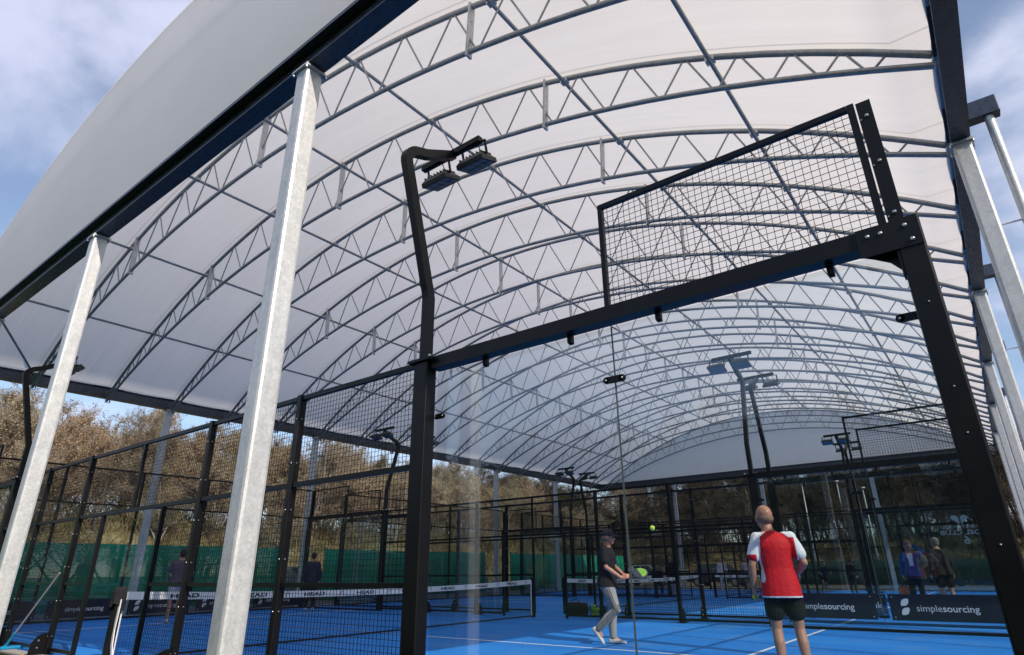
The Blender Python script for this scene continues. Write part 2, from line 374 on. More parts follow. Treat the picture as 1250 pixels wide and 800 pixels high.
# ------------------------------------------------------------------ text
def text_mesh(txt, size, bold=0., extrude=.001, shear=0., wide=1.):
    cu = bpy.data.curves.new('print', 'FONT'); cu.body = txt; cu.size = size; cu.offset = bold; cu.extrude = extrude; cu.shear = shear
    cu.align_x = 'LEFT'; cu.resolution_u = 3
    ob = bpy.data.objects.new('print', cu); COL.objects.link(ob)
    dg = bpy.context.evaluated_depsgraph_get()
    me = bpy.data.meshes.new_from_object(ob.evaluated_get(dg))
    bpy.data.objects.remove(ob); bpy.data.curves.remove(cu)
    for v in me.vertices: v.co.x *= wide
    return [tuple(v.co) for v in me.vertices], [tuple(p.vertices) for p in me.polygons], max(v.co.x for v in me.vertices)
def put_text(mb, txt, size, P, mat=0, **k):
    """P(u,v,w) maps text coordinates to the object's space"""
    vs, fs, wd = text_mesh(txt, size, **k)
    mb.add([P(*v) for v in vs], fs, mat)
    return wd

# ------------------------------------------------------------------ padel court enclosure
def wire_panel(mb, x0, x1, z0, z1, y, pitch=.0505, t=.0036):
    n = max(1, round((x1-x0)/pitch)); m_ = max(1, round((z1-z0)/pitch))
    for i in range(n+1):
        x = x0+(x1-x0)*i/n; mb.box((x-t/2,y-t/2,z0),(x+t/2,y+t/2,z1))
    for j in range(m_+1):
        z = z0+(z1-z0)*j/m_; mb.box((x0,y+t/2+.0004,z-t/2),(x1,y+t*1.5,z+t/2))

def bolt(mb, p, d, r=.011, h=.008):
    p = Vector(p); d = Vector(d); mb.tube([p-d*.004, p+d*h*.6, p+d*h], [r,r,r*.55], 8, 1)

# side walls are modelled round x=0 (centre of the 20 m side), outside towards -y
def make_mesh_fence():
    e = empty('mesh_fence')
    b = MB()
    posts = [-4,-2,2,4]
    for x in posts:
        p = MB(); p.bbox((x-.04,-.09,0),(x+.04,-.01,3.03), .008)
        q = p
        for z in (.25,.75,1.25,1.75,2.25,2.75): bolt(q, (x+.04,-.05,z), (1,0,0), .009); bolt(q, (x,-.09,z), (0,-1,0), .009)
        o = p.build('post', [M['black'], M['bolt']], e)
        # base gusset on the outer side
        u = MB(); pr = [(-.092,0),(-.30,0),(-.30,.05),(-.285,.16),(-.23,.25),(-.15,.29),(-.092,.29)]
        u.poly(pr, lambda a, c, t, x=x: (x-.008+t, a, c+.012), .016)
        u.box((x-.09,-.31,.012),(x+.09,.03,.02))
        bolt(u, (x+.008,-.2,.1), (1,0,0), .016, .012); bolt(u, (x+.008,-.2,.2), (1,0,0), .016, .012); u.build('base_gusset', [M['black'], M['bolt']], o)
    for x in (-1,1):   # jambs of the opening by the net
        p = MB(); p.bbox((x-.025,-.075,0),(x+.025,-.015,1.985), .006); p.build('jamb', M['black'], e)
    p = MB(); p.bbox((-.025,-.07,2.04),(.025,-.02,2.965), .006); p.build('jamb', M['black'], e)
    xs = [-6,-4,-2,2,4,6]
    for z, hh in ((2.995,.05),(2.01,.05)):
        for a, c in zip(xs[:-1], xs[1:]):
            r = MB(); r.box((a+.041,-.072,z-hh/2),(c-.041,-.022,z+hh/2)); r.build('rail', M['black'], e)
    for z in (1.0,.07):
        for a, c in ((-6,-4),(-4,-2),(-2,-1),(1,2),(2,4),(4,6)):
            ia = .041 if a not in (-1,1) else .026; ic = .041 if c not in (-1,1) else .026
            r = MB(); r.box((a+ia,-.066,z-.022),(c-ic,-.026,z+.022)); r.build('rail', M['black'], e)
    for a, c in ((-6,-4),(-4,-2),(2,4),(4,6)):
        w_ = MB(); wire_panel(w_, a+.03, c-.03, .06, 2.99, -.004); w_.build('mesh_panel', M['wire'], e)
    w_ = MB(); wire_panel(w_, -1.97, 1.97, 2.02, 2.99, -.004); w_.build('mesh_panel', M['wire'], e)
    for a, c in ((-1.97,-1.03),(1.03,1.97)):
        w_ = MB(); wire_panel(w_, a, c, .06, 1.99, -.004); w_.build('mesh_panel', M['wire'], e)
    return e

def make_glass_wall():
    """x 6..10, corner at 10, full height glass with a mesh step over the corner bay"""
    e = empty('glass_wall')
    # corner post
    p = MB(); p.bbox((10.0,-.06,0),(10.14,.08,3.06), .012); cq = p
    for z in (.4,1.2,1.75,2.0,2.5): bolt(cq, (10.07,-.06,z), (0,-1,0), .006, .006)
    cp = cq.build('corner_post', [M['black'], M['bolt']], e)
    p = MB(); p.box((9.80,-.068,2.86),(10.13,-.061,3.05)); p.box((10.0-.012,-.058,2.70),(9.999,.05,2.86))
    pr = [(9.999,2.90),(9.80,2.90),(9.86,2.87),(9.94,2.82),(9.999,2.74)]
    p.poly(pr, lambda a, c, t: (a, .01+t, c), .012); q = p
    for x, z in ((9.86,2.99),(10.06,3.0),(10.08,2.9),(9.93,2.99)): bolt(q, (x,-.068,z), (0,-1,0), .014, .012)
    p.build('bracket', [M['black'], M['bolt']], cp)
    # top rail
    p = MB(); p.box((6.09,-.055,2.925),(9.998,.075,3.045)); p.build('rail', M['black'], e)
    p = MB(); p.box((6.09,.03,.0),(9.998,.09,.05)); p.build('sill_rail', M['black'], e)
    for a, c in ((6.09,7.994),(8.006,9.996)):
        p = MB(); p.box((a,.056,.055),(c,.066,2.905)); gp = p.build('glass_pane', M['glass'], e)
    p = MB(); p.box((7.9945,.057,.055),(8.0055,.065,2.905)); p.build('joint_seal', M['silicone'], e)
    for x in (6.7,7.62,8.41,9.61):
        p = MB(); p.tube([(x,.046,2.924),(x,.046,2.862)], .022, 12); p.ball((x,.046,2.862), .022); p.box((x-.02,.03,2.86),(x+.02,.055,2.93)); p.box((x-.018,.0665,2.85),(x+.018,.078,2.93))
        p.build('clamp', M['black'], e)
    for z in (2.47, .25):
        p = MB(); p.box((7.93,.036,z-.026),(8.07,.0555,z+.026)); p.tube([(7.93,.036,z),(7.93,.0555,z)], .026, 14); p.tube([(8.07,.036,z),(8.07,.0555,z)], .026, 14); p.box((7.94,.0665,z-.02),(8.06,.076,z+.02)); q = p; bolt(q, (7.93,.036,z), (0,-1,0), .009, .005); bolt(q, (8.07,.036,z), (0,-1,0), .009, .005); p.build('clamp', [M['black'], M['bolt']], e)
        for x0, x1 in ((9.91,9.997),(6.09,6.18)):
            xe = x0 if x0 > 9 else x1
            p = MB(); p.box((x0,.036,z-.024),(x1,.0555,z+.024)); p.tube([(xe,.036,z),(xe,.0555,z)], .024, 14); bolt(p, (xe,.036,z), (0,-1,0), .009, .005); p.build('clamp', [M['black'], M['bolt']], e)
    # mesh step above the corner bay
    st = MB(); st.box((8.0,-.03,3.046),(8.04,.01,4.0)); st.box((8.041,-.03,3.96),(9.93,.01,4.0)); st.box((9.931,-.03,3.046),(9.975,.01,4.0))
    sf = st.build('step_frame', M['black'], e)
    st = MB(); wire_panel(st, 8.03, 9.94, 3.05, 3.97, -.01); st.build('mesh_panel', M['wire'], e)
    st = MB(); st.box((9.985,-.035,3.062),(10.07,.05,3.98)); q = st
    for z in (3.12,3.5,3.86): bolt(q, (10.03,-.035,z), (0,-1,0), .013, .014); bolt(q, (9.995,-.035,z-.02), (0,-1,0), .007, .006)
    st.build('upper_post', [M['black'], M['bolt']], e)
    return e

def make_floodlight_pole():
    """stands at x=6 on the side wall, bent outwards and back over the court"""
    e = empty('floodlight_pole')
    p = MB(); p.bbox((-.085,-.10,0),(.085,.04,3.0), .012); ps = p.build('post', M['black'], e)
    p = MB(); p.box((-.15,-.13,3.002),(.15,.08,3.03)); p.box((-.086,-.055,2.76),(-.098,.035,2.99)); q = p
    for x, y in ((-.12,-.1),(-.12,.05),(.12,-.1),(.12,.05)): q.tube([(x,y,3.031),(x,y,3.05),(x,y,3.058)], [.016,.016,.008], 8, 1)
    p.build('flange', [M['black'], M['bolt']], ps)
    path = [(0,-.03,3.031),(0,-.03,3.70),(0,-.045,3.78),(0,-.07,3.86)]
    path += [(0,-.07-.38*t,3.86+1.36*t) for t in (.3,.6,.93)]
    for k in range(1,7):
        a = k/6; path.append((0,-.425-.05*math.sin(a*PI*.6)+.135*a*a,5.13+.27*a-.05*a*a))
    path += [(0,-.16,5.42),(0,.26,5.66)]
    p = MB(); p.path_bar(path, .085, .10, (1,0,0)); ml = p.build('mast', M['black'], e)
    cz, cy = 5.70, .27
    p = MB(); p.box((-.50,cy-.035,cz-.035),(.42,cy+.035,cz+.035)); p.build('crossbar', M['black'], e)
    for x in (-.25,.31):
        c = Vector((x,cy+.06,cz-.25)); rot = Matrix.Rotation(R(20),3,'X')
        T = lambda v: c + rot @ Vector(v)
        p = MB()
        for sx in (-.17,.17): p.bar((x+sx,cy,cz-.036), T((sx,0,.05)), .03, .008, (0,1,0))
        p.bar((x-.18,cy,cz-.042), (x+.18,cy,cz-.042), .03, .008)
        lm = MB()
        pr = [(-.19,-.14),(.19,-.14),(.19,.14),(-.19,.14)]
        lo = [T((a,b,-.035)) for a,b in pr]; mi = [T((a,b,.015)) for a,b in pr]; hi = [T((a*.8,b*.75,.06)) for a,b in pr]
        lm.add(lo+mi+hi, [(0,3,2,1),(8,9,10,11)]+[(i,(i+1)%4,4+(i+1)%4,4+i) for i in range(4)]+[(4+i,4+(i+1)%4,8+(i+1)%4,8+i) for i in range(4)])
        for k in range(7):
            xx = -.15+.05*k; lm.bar(T((xx,-.11,.068)), T((xx,.11,.068)), .006, .03, tuple(rot@Vector((0,0,1))))
        lp = lm.build('lamp', M['lampbody'], e)
        le = MB(); g4 = [T((a*.9,b*.88,-.040)) for a,b in pr]; g5 = [T((a*.9,b*.88,-.0355)) for a,b in pr]
        le.add(g4+g5, [(0,3,2,1),(4,5,6,7)]+[(i,(i+1)%4,4+(i+1)%4,4+i) for i in range(4)]); le.build('lens', M['led'], lp)
        le = MB(); 
        for k in (-1,0,1): le.bar(T((k*.1,-.13,-.0425)), T((k*.1,.13,-.0425)), .005, .004, tuple(rot@Vector((0,0,1))))
        le.bar(T((-.18,0,-.0425)), T((.18,0,-.0425)), .005, .0035, tuple(rot@Vector((0,0,1)))); le.build('guard', M['lampbody'], lp)
        p.build('yoke', M['lampbody'], lp)
        cb_ = MB(); cb_.tube([(x+.06,cy,cz-.036),(x+.09,cy+.02,cz-.13),(x+.05,cy+.05,cz-.24),T((.03,0,.06))], .006, 6); cb_.build('cable', M['rubber'], lp)
    return e

def make_end_wall():
    """along y, 0.1..9.9, at x=0, outside towards +x; glass with a mesh strip above"""
    e = empty('end_wall')
    ys = [-4.9,-3,-1,1,3,4.9]
    for y in ys[1:-1]:
        p = MB(); p.bbox((.02,y-.03,0),(.09,y+.03,4.0), .006); p.build('post', M['black'], e)
    for a, c in zip(ys[:-1], ys[1:]):
        p = MB(); p.box((-.006,a+.006,.05),(.004,c-.006,2.98)); p.build('glass_pane', M['glass'], e)
        p = MB(); wire_panel(p, a+.02, c-.02, 3.03, 3.97, 0)
        p.v = [(v[1],v[0],v[2]) for v in p.v]; p.build('mesh_panel', M['wire'], e)
        p = MB(); ia = .031 if a > -4.8 else 0; ic = .031 if c < 4.8 else 0
        for z in (3.0,3.98,.025): p.box((.01,a+ia,z-.025),(.06,c-ic,z+.02))
        p.build('rail', M['black'], e)
    return e

CW = ['nearest', 'middle', 'farthest']
fence0 = wall0 = pole0 = end0 = None
first = True
def place(o0, loc, rz, used):
    o = copy_tree(o0) if used else o0
    o.location = loc; o.rotation_euler = (0,0,rz)
    return o
fence0 = make_mesh_fence(); wall0 = make_glass_wall(); pole0 = make_floodlight_pole(); end0 = make_end_wall()
# the wall for the other hand: mirrored
def mirror_tree(o):
    c = empty(o.name.split('.')[0])
    def rec(src, par):
        for ch in ALLK(src):
            me = ch.data.copy()
            for v in me.vertices: v.co.x = -v.co.x
            me.flip_normals()
            n = link(ch.name.split('.')[0], me, par); rec(ch, n)
    rec(o, c)
    return c
wallm0 = mirror_tree(wall0)
used = set()
def get(key, o0, loc, rz):
    r = place(o0, loc, rz, key in used); used.add(key); return r
for i, Y in enumerate((0, 11.5, 23)):
    cn_ = CW[i]
    for far in (0,1):
        y = Y + (10 if far else 0); rz = PI if far else 0
        sd_ = 'far' if far else 'near'
        o = get('f', fence0, (-10,y,0), rz)
        tag(o, 'black mesh fence with an open gap, %s long side of the %s blue court' % (sd_, cn_), 'fence', 'mesh fences along the court sides')
        for left in (0,1):
            key, proto = ('w', wall0) if (left == far) else ('m', wallm0)
            o = get(key, proto, (-10,y,0), rz)
            tag(o, 'glass corner wall with mesh step on top, %s %s corner of the %s court' % (sd_, 'left' if left else 'right', cn_), 'glass wall', 'glass corner walls of the courts')
            px = -16 if left else -4
            o = get('p', pole0, (px,y,0), rz)
            tag(o, 'black bent floodlight pole with two lamps, %s %s side of the %s court' % (sd_, 'left' if left else 'right', cn_), 'floodlight', 'floodlight poles round the courts')
    for left in (0,1):
        o = get('e', end0, (-20 if left else 0,Y+5,0), PI if left else 0)
        tag(o, 'glass end wall with mesh strip above, %s end of the %s court' % ('left' if left else 'right', cn_), 'glass wall', 'glass end walls of the courts')

# ------------------------------------------------------------------ nets
def net_top(y): return .90 - .09*(1-((y-5)/5)**2)
def make_net():
    e = empty('padel_net')
    N = 40
    bm_ = MB(); T_ = .006
    ys = [.1+9.8*i/N for i in range(N+1)]
    vs = []
    for y in ys:
        zt = net_top(y)
        for dx, z in ((-T_,zt),(T_,zt),(T_,zt-.105),(-T_,zt-.105)): vs.append((dx,y-5,z))
    fs = []
    for i in range(N):
        for k in range(4):
            a = 4*i+k; b2 = 4*i+(k+1)%4; fs.append((a,a+4,b2+4,b2))
    bm_.add(vs, fs, 0)
    bd = bm_.build('band', M['band'], e)
    for sg in (1,-1):
        X = sg*(T_+.0025)
        for k in range(8):
            yc = .97+1.163*k; zt = net_top(yc); tx = MB()
            put_text(tx, 'HEAD', .080, lambda u,v,w_: (X+sg*w_, yc-5+sg*(u-.25), zt-.080+v), bold=.0024, wide=2.1)
            tx.build('word_print', M['ink'], bd)
            ye = yc+.58; ze = net_top(ye)
            if ye < 9.8:
                tx = MB()
                tx.bar((X,ye-5-.045,ze-.085),(X,ye-5-.01,ze-.014),.001,.012,(0,1,0)); tx.bar((X,ye-5+.045,ze-.085),(X,ye-5+.012,ze-.014),.001,.008,(0,1,0))
                tx.bar((X,ye-5-.008,ze-.013),(X,ye-5+.012,ze-.013),.001,.006,(0,0,1)); tx.build('emblem_print', M['ink'], bd)
    nm = MB(); t = .0022
    ny_ = 220
    for i in range(ny_+1):
        y = .1+9.8*i/ny_; nm.box((-t/2,y-5-t/2,.03),(t/2,y-5+t/2,net_top(y)-.104))
    for j in range(18):
        f = j/18
        pts = [(t,.1+9.8*i/20-5,.03+(net_top(.1+9.8*i/20)-.14)*f) for i in range(21)]
        for a, c in zip(pts[:-1], pts[1:]): nm.bar(a, c, t, t)
    nm.build('net_mesh', M['net'], e)
    b2 = MB(); b2.box((-.008,-4.9,.02),(.008,4.9,.05)); b2.build('bottom_tape', M['net'], e)
    for sg in (-1,1):
        p = MB(); p.bbox((-.05,sg*4.98-.05,0),(.05,sg*4.98+.05,.93), .01); po = p.build('post', M['black'], e)
        p = MB(); p.box((-.012,sg*4.912-.012,.03),(.012,sg*4.912+.012,.875)); p.build('end_strap', M['band'], e)
    return e
net0 = make_net()
for i, Y in enumerate((0,11.5,23)):
    o = get('n', net0, (-10,Y+5,0), 0)
    tag(o, ['white banded padel net of the nearest court, running past the foreground fence','white banded padel net of the middle court, behind the man in the cap','white banded padel net of the farthest court, beyond two fences'][i], 'net', 'padel nets')
# cover and strap on the near net post
cv = MB()
def drape(a, z): return .075 + .02*math.sin(a*5+z*9) + .03*(1-z)
n_ = 22; rows = [0,.25,.5,.75,1.0]
vs = []
for z in rows:
    for k in range(n_):
        a = 2*PI*k/n_; rr_ = .064 + (.012*math.sin(a*6+z*4) + .02*(1-z) if z < 1 else 0)
        q = max(abs(math.cos(a)),abs(math.sin(a)))
        vs.append((rr_*math.cos(a)/q**.6+.0, rr_*math.sin(a)/q**.6, .70+.26*z - (.05*math.sin(a*2) if z == 0 else 0)))
fs = [(j*n_+k, j*n_+(k+1)%n_, (j+1)*n_+(k+1)%n_, (j+1)*n_+k) for j in range(len(rows)-1) for k in range(n_)]
fs.append(tuple((len(rows)-1)*n_+k for k in range(n_)))
cv.add(vs, fs, 0, True)
M['cloth_black'] = mat('black_cloth', (.012,.012,.014), .95, noise_amt=.3, bump=.5)
oc = cv.build('post_cover', M['cloth_black'], None, (-10,.02,0)); tag(oc, 'black cloth hood over the net post in the gap of the near fence', 'cover')

# ------------------------------------------------------------------ banners
def make_banner(kind, label, loc, rz, w_=1.78, h=.44, group='sponsor banners strapped to the glass', logo=True, txt=('simple','sourcing'), x0=None, size=.155):
    """faces -y in its own space, lower left corner at the origin"""
    b = MB(); nseg = 16
    P = lambda u,v,t: (u, -t + .006*math.sin(u*7)*math.sin(PI*v/h), v)
    vs = []; 
    for i in range(nseg+1):
        u = w_*i/nseg
        for v in (0, h*.5, h): vs.append(P(u,v,.012))
        for v in (0, h*.5, h): vs.append(P(u,v,0))
    fs = []
    for i in range(nseg):
        a = 6*i
        fs += [(a,a+6,a+7,a+1),(a+1,a+7,a+8,a+2),(a+3,a+4,a+10,a+9),(a+4,a+5,a+11,a+10),(a,a+3,a+9,a+6),(a+2,a+8,a+11,a+5)]
    fs += [(0,1,4,3),(1,2,5,4),(6*nseg,6*nseg+3,6*nseg+4,6*nseg+1),(6*nseg+1,6*nseg+4,6*nseg+5,6*nseg+2)]
    b.add(vs, fs)
    o = b.build('banner', M['banner'], None, loc); o.rotation_euler = (0,0,rz)
    t = MB(); F = lambda u,v,w2: P(u,v,.0155+w2)
    u0_ = .22
    if x0 is not None: u0_ = x0
    if logo:
        cx, cy, k = u0_+.02, h*.52, .135
        leaf = [(-.42,.10),(-.40,.45),(-.2,.85),(.15,1),(.55,1),(.55,.7),(.42,.35),(.15,.14),(-.2,.1)]
        t.poly([(cx+a*k,cy+c*k) for a,c in leaf], lambda a,c,q: F(a,c,q), .001)
        t.poly([(cx-a*k+.008,cy-c*k) for a,c in leaf], lambda a,c,q: F(a,c,q), .001)
        u0_ += .19; t.build('leaf_emblem', M['print'], o); t = MB()
    if len(txt) > 1:
        wd = put_text(t, txt[0], size, lambda u,v,q: F(u0_+u, h*.36+v, q), bold=-.0006)
        put_text(t, txt[1], size, lambda u,v,q: F(u0_+wd+.006+u, h*.36+v, q), bold=.0014)
    else:
        put_text(t, txt[0], size, lambda u,v,q: F(u0_+u, h*.40+v, q), bold=.0)
    t.build('wordmark', M['print'], o)
    for u in (.06, w_-.06):
        for v in (.05, h-.05): g = MB(); g.tube([P(u,v,.0135), P(u,v,.018)], .014, 10); g.build('eyelet', M['bolt'], o)
    return tag(o, label, 'banner', group)
make_banner('a', 'dark banner with pale leaf logo and full wordmark, rightmost on the far glass', (-1.87,9.922,.2), 0, 1.75)
make_banner('b', 'dark wordmark banner low on the far glass, beside the red shirted player', (-3.80,9.922,.2), 0, 1.70)
make_banner('c', 'narrow dark banner with the letters uk, seen behind two wordmark banners', (-2.86,11.535,.14), 0, .72, .44, logo=False, txt=('uk',), x0=.46, size=.17)
for k, y in enumerate((.35, 2.3, 4.25, 6.2, 8.1)):
    nm_ = ['first from the near corner','second from the near corner','third from the near corner','second from the far corner','last before the far corner'][k]
    o = make_banner('d', 'dark wordmark banner low on the left end wall, %s' % nm_, (-19.975,y,.09), PI/2, 1.72)

# club sign on the far right glass, seen from behind
lg = MB(); Yl = 10-.07+.0
G = lambda u,v,q: (-.47-u, 9.947+.0015+q*.5, v)     # letters face +y
def heart_half(sx):
    pts = []
    for k in range(13):
        a = -PI*.15+PI*1.1*k/12; pts.append((sx*(.075+.062*math.cos(PI-a)), 1.90+.055*math.sin(a)))
    pts.append((sx*.012,1.80))
    return pts
for sx in (1,-1):
    hp = heart_half(sx); hp = hp if sx > 0 else hp
    lg.poly(hp, lambda a,c,q: G(a,c,q), .001)
put_text(lg, 'BRENTWOOD', .062, lambda u,v,q: G(u-.30,v+1.735,q), wide=1.55)
put_text(lg, 'PADEL CLUB', .105, lambda u,v,q: G(u-.42,v+1.625,q), bold=.0015, wide=1.28)
put_text(lg, '6', .19, lambda u,v,q: G(u-.08,v+1.47,q), bold=.004)
o = lg.build('club_decal', M['frost']); tag(o, 'frosted heart emblem and lettering of the club with a 6, mirrored on far right glass', 'decal')


# ------------------------------------------------------------------ canopy
CAN = empty('canopy', (0,0,0)); tag(CAN, 'large white barrel roofed canopy on galvanised posts over the blue courts', 'canopy')
XC, HW = -9.95, 10.65
RT = (HW**2+3.48**2)/(2*3.48); RB = (HW**2+2.55**2)/(2*2.55)
def ztop(x): d = x-XC; return 6.20+3.48-(RT-math.sqrt(max(0,RT*RT-d*d)))
def zbot(x): d = x-XC; return 6.05+2.55-(RB-math.sqrt(max(0,RB*RB-d*d)))
SP = 1.9; Y0 = -1.1
arc = [XC-HW+2*HW*i/40 for i in range(41)]
tp = MB(); tp.tube([(x,0,ztop(x)) for x in arc], .043, 8); me_top = tp.mesh('arch_truss', M['tube'])
bt = MB(); bt.tube([(x,0,zbot(x)) for x in arc], .038, 8); me_bot = bt.mesh('bottom_chord', M['tube'])
wb = MB(); nodes = []; x = XC+HW-.35
while x > XC+.2:
    nodes.append(x); x -= .20+1.0*(ztop(x)-zbot(x))
half = nodes
allx = sorted(half + [2*XC-q for q in half])
for a, c in zip(allx[:-1], allx[1:]):
    m_ = (a+c)/2
    wb.tube([(a+.03,0,ztop(a+.03)-.03),(m_-.05,0,zbot(m_-.05)+.03)], .0155, 5)
    wb.tube([(c-.03,0,ztop(c-.03)-.03),(m_+.05,0,zbot(m_+.05)+.03)], .0155, 5)
me_web = wb.mesh('web', M['tube'])
plates = []
for xp in (-15.25,-9.75,-4.25):
    p = MB(); nx_ = Vector((xp-XC,0,ztop(xp)-(6.2+3.48-RT))).normalized()
    a = Vector((xp,0,ztop(xp)))+nx_*.06; c = Vector((xp,0,zbot(xp)))-nx_*.09
    for dx in (-.011,.011):
        tx_ = Vector((nx_.z,0,-nx_.x))*dx
        p.bar(a+tx_, c+tx_, .016, .11, (0,1,0))
    q = p
    for f in (.08,.35,.65,.9): 
        pt = a.lerp(c,f); q.tube([pt-Vector((nx_.z,0,-nx_.x))*.03, pt+Vector((nx_.z,0,-nx_.x))*.03], .014, 8, 1)
    plates.append((p.mesh('splice_plate', [M['galv'], M['bolt']]), None))
foots = []
for sx in (-1,1):
    xe = XC+sx*(HW-.10); ft = MB()
    for dy in (-.055,.055): ft.box((xe-.045,dy-.006,5.985),(xe+.045,dy+.006,6.10))
    ft.box((xe-.045,-.049,5.985),(xe-.035,.049,6.0)); foots.append(ft.mesh('foot_lug', M['galv']))
ARY = [Y0+SP*k for k in range(19)]
for k, y in enumerate(ARY):
    if k == 0: y = -1.32
    o = link('arch_truss', me_top, CAN, (0,y,0))
    link('bottom_chord', me_bot, o); link('web', me_web, o); link('foot_lug', foots[0], o)
    for me, mb2 in plates: link('splice_plate', me, o)
YF, YB = -1.36, 33.1
PURX = [-18.15,-15.55,-12.5,-9.73,-6.93,-3.86,-1.55]
for xp in PURX:
    p = MB(); z = ztop(xp)-.078; p.tube([(xp,YF+.08,z),(xp,YB-.03,z)], .032, 8)
    o = p.build('purlin', M['tube'], CAN)
    q = MB()
    for y in ARY[1:-1]: q.box((xp-.06,y-.05,z-.012),(xp-.034,y+.05,z+.06)); q.box((xp+.034,y-.05,z-.012),(xp+.06,y+.05,z+.06))
    q.build('clip', M['galv'], o)
def ibeam(mb, a, b, w_, h, tf=.014, tw=.012):
    """I section, centre line from a to b"""
    a = Vector(a); b = Vector(b); t = (b-a).normalized(); up = Vector((0,0,1))
    mb.bar(a+up*(h/2-tf/2), b+up*(h/2-tf/2), w_, tf); mb.bar(a-up*(h/2-tf/2), b-up*(h/2-tf/2), w_, tf); mb.bar(a, b, tw, h-2*tf-.001)
for sx in (-1,1):
    xe = (.85 if sx > 0 else -20.72)
    p = MB(); ibeam(p, (xe,-1.16,6.32), (xe,33.0,6.32), .21, .34); o = p.build('eave_beam', M['beam'], CAN)
    for k in range(1,6):
        y = Y0+5.7*k
        p = MB(); p.bbox((xe-.1,y-.1,0),(xe+.1,y+.1,6.10), .03); o = p.build('post', M['galv'], CAN)
        q = MB(); q.box((xe-.13,y-.13,6.102),(xe+.13,y+.13,6.122)); q.box((xe-.11,y-.008,5.85),(xe+.11,y+.008,6.1)) if 0 else None; q.box((xe-.115,y-.115,6.124),(xe+.115,y+.115,6.148))
        for dx in (-.115,.115):
            for dy in (-.115,.115): q.tube([(xe+dx,y+dy,6.075),(xe+dx,y+dy,6.103)], .016, 6, 1)
        q.build('cap_plate', [M['galv'], M['bolt']], o)
        if sx > 0:
            q = MB(); q.tube([(1.2,y,6.44),(1.2,y,0)], .052, 14); dp = q.build('downpipe', M['galv'], CAN)
            q = MB(); q.bbox((.98,y-.09,6.40),(1.32,y+.09,6.64), .01); q.build('outlet_box', M['beam'], dp)
            for z in (4.9,2.9,1.0): q = MB(); q.tube([(1.2,y,z-.02),(1.2,y,z+.02)], .056, 14); q.box((xe+.1,y-.012,z-.004),(1.15,y+.012,z+.008)); q.build('bracket', M['galv'], dp)
for sy, y in ((-1,-1.29),(1,YB)):
    p = MB(); ibeam(p, (-20.83,y,6.32), (.955,y,6.32), .2, .34); p.bar((-20.83,y-sy*-.104 if 0 else y+sy*.106,6.47),(.955,y+sy*.106,6.47),.01,.05)
    o = p.build('gable_beam', M['beam'], CAN)
    for x in (-15.6,-10.27,-4.68):
        q = MB(); q.bbox((x-.1,y-.1,0),(x+.1,y+.1,6.10), .03); o = q.build('post', M['galv'], CAN)
        q = MB(); q.box((x-.13,y-.13,6.102),(x+.13,y+.13,6.122)); q.box((x-.115,y-.115,6.124),(x+.115,y+.115,6.148))
        for dx in (-.115,.115):
            for dy in (-.115,.115): q.tube([(x+dx,y+dy,6.07),(x+dx,y+dy,6.103)], .016, 6, 1)
        q.build('cap_plate', [M['galv'], M['bolt']], o)
# braces in the first bay
for q in ([(-20.55,.8,6.35),(-18.2,-1.25,7.6)], [(.65,.8,6.35),(-1.55,-1.25,7.6)]):
    p = MB(); p.tube(q, .028, 8); p.build('brace', M['tube'], CAN)
# roof membrane, with slight sag between the arches
OFF = .055
prof = []
ZE = 6.498; zc_ = 6.2+3.48-RT; Rm = RT+OFF
dmax = math.sqrt(Rm*Rm-(ZE-zc_)**2)
for i in range(69):
    d = dmax*(-1+2*i/68); prof.append((XC+d, zc_+math.sqrt(Rm*Rm-d*d)))
prof = [(-20.86,ZE-.05),(-20.85,ZE)] + prof + [(.985,ZE),(.995,ZE-.05)]
ysm = []
for k in range(len(ARY)-1):
    for f in (0,.25,.5,.75): ysm.append(ARY[k]+SP*f)
ysm.append(ARY[-1]); ysm = [-1.5,-1.40,-1.28] + ysm[1:] + [33.22]
mb = MB(); vs = []; n_ = len(prof)
for y in ysm:
    f = ((y-Y0)/SP) % 1; sag = .035*math.sin(PI*f) if Y0 < y < 33.1 else 0
    for x, z in prof: vs.append((x,y,z-sag-(.03 if y < -1.45 else 0)))
fs = [(j*n_+i, j*n_+i+1, (j+1)*n_+i+1, (j+1)*n_+i) for j in range(len(ysm)-1) for i in range(n_-1)]
mb.add(vs, fs, 0, True); mb.build('roof_membrane', M['membrane'], CAN)
for sy, y in ((-1,-1.39),(1,33.19)):
    mb = MB(); vs = []; NV = 14
    for i, (x, z) in enumerate(prof):
        zt = z-(.035 if sy < 0 else .01)
        for j in range(NV+1):
            f = j/NV; zz = 6.47+(zt-6.47)*f
            bul = .10*math.sin(PI*f)*math.sin(PI*i/(n_-1))
            edge = (.10 if sy < 0 else .02)*f
            vs.append((x, y+sy*(bul+edge), min(zz, zt)))
    fs = [(i*(NV+1)+j, (i+1)*(NV+1)+j, (i+1)*(NV+1)+j+1, i*(NV+1)+j+1) for i in range(n_-1) for j in range(NV) if prof[i][1] > 6.5 or prof[i+1][1] > 6.5]
    mb.add(vs, fs, 0, True); gm = mb.build('gable_membrane', M['curtain' if sy < 0 else 'far_curtain'], CAN)
    p = MB(); p.tube([(x, y+sy*.115-sy*.03, z-.55) for x, z in prof[4:-4] if z > 7.3], .012, 5); p.build('seam', M['curtain'], gm)

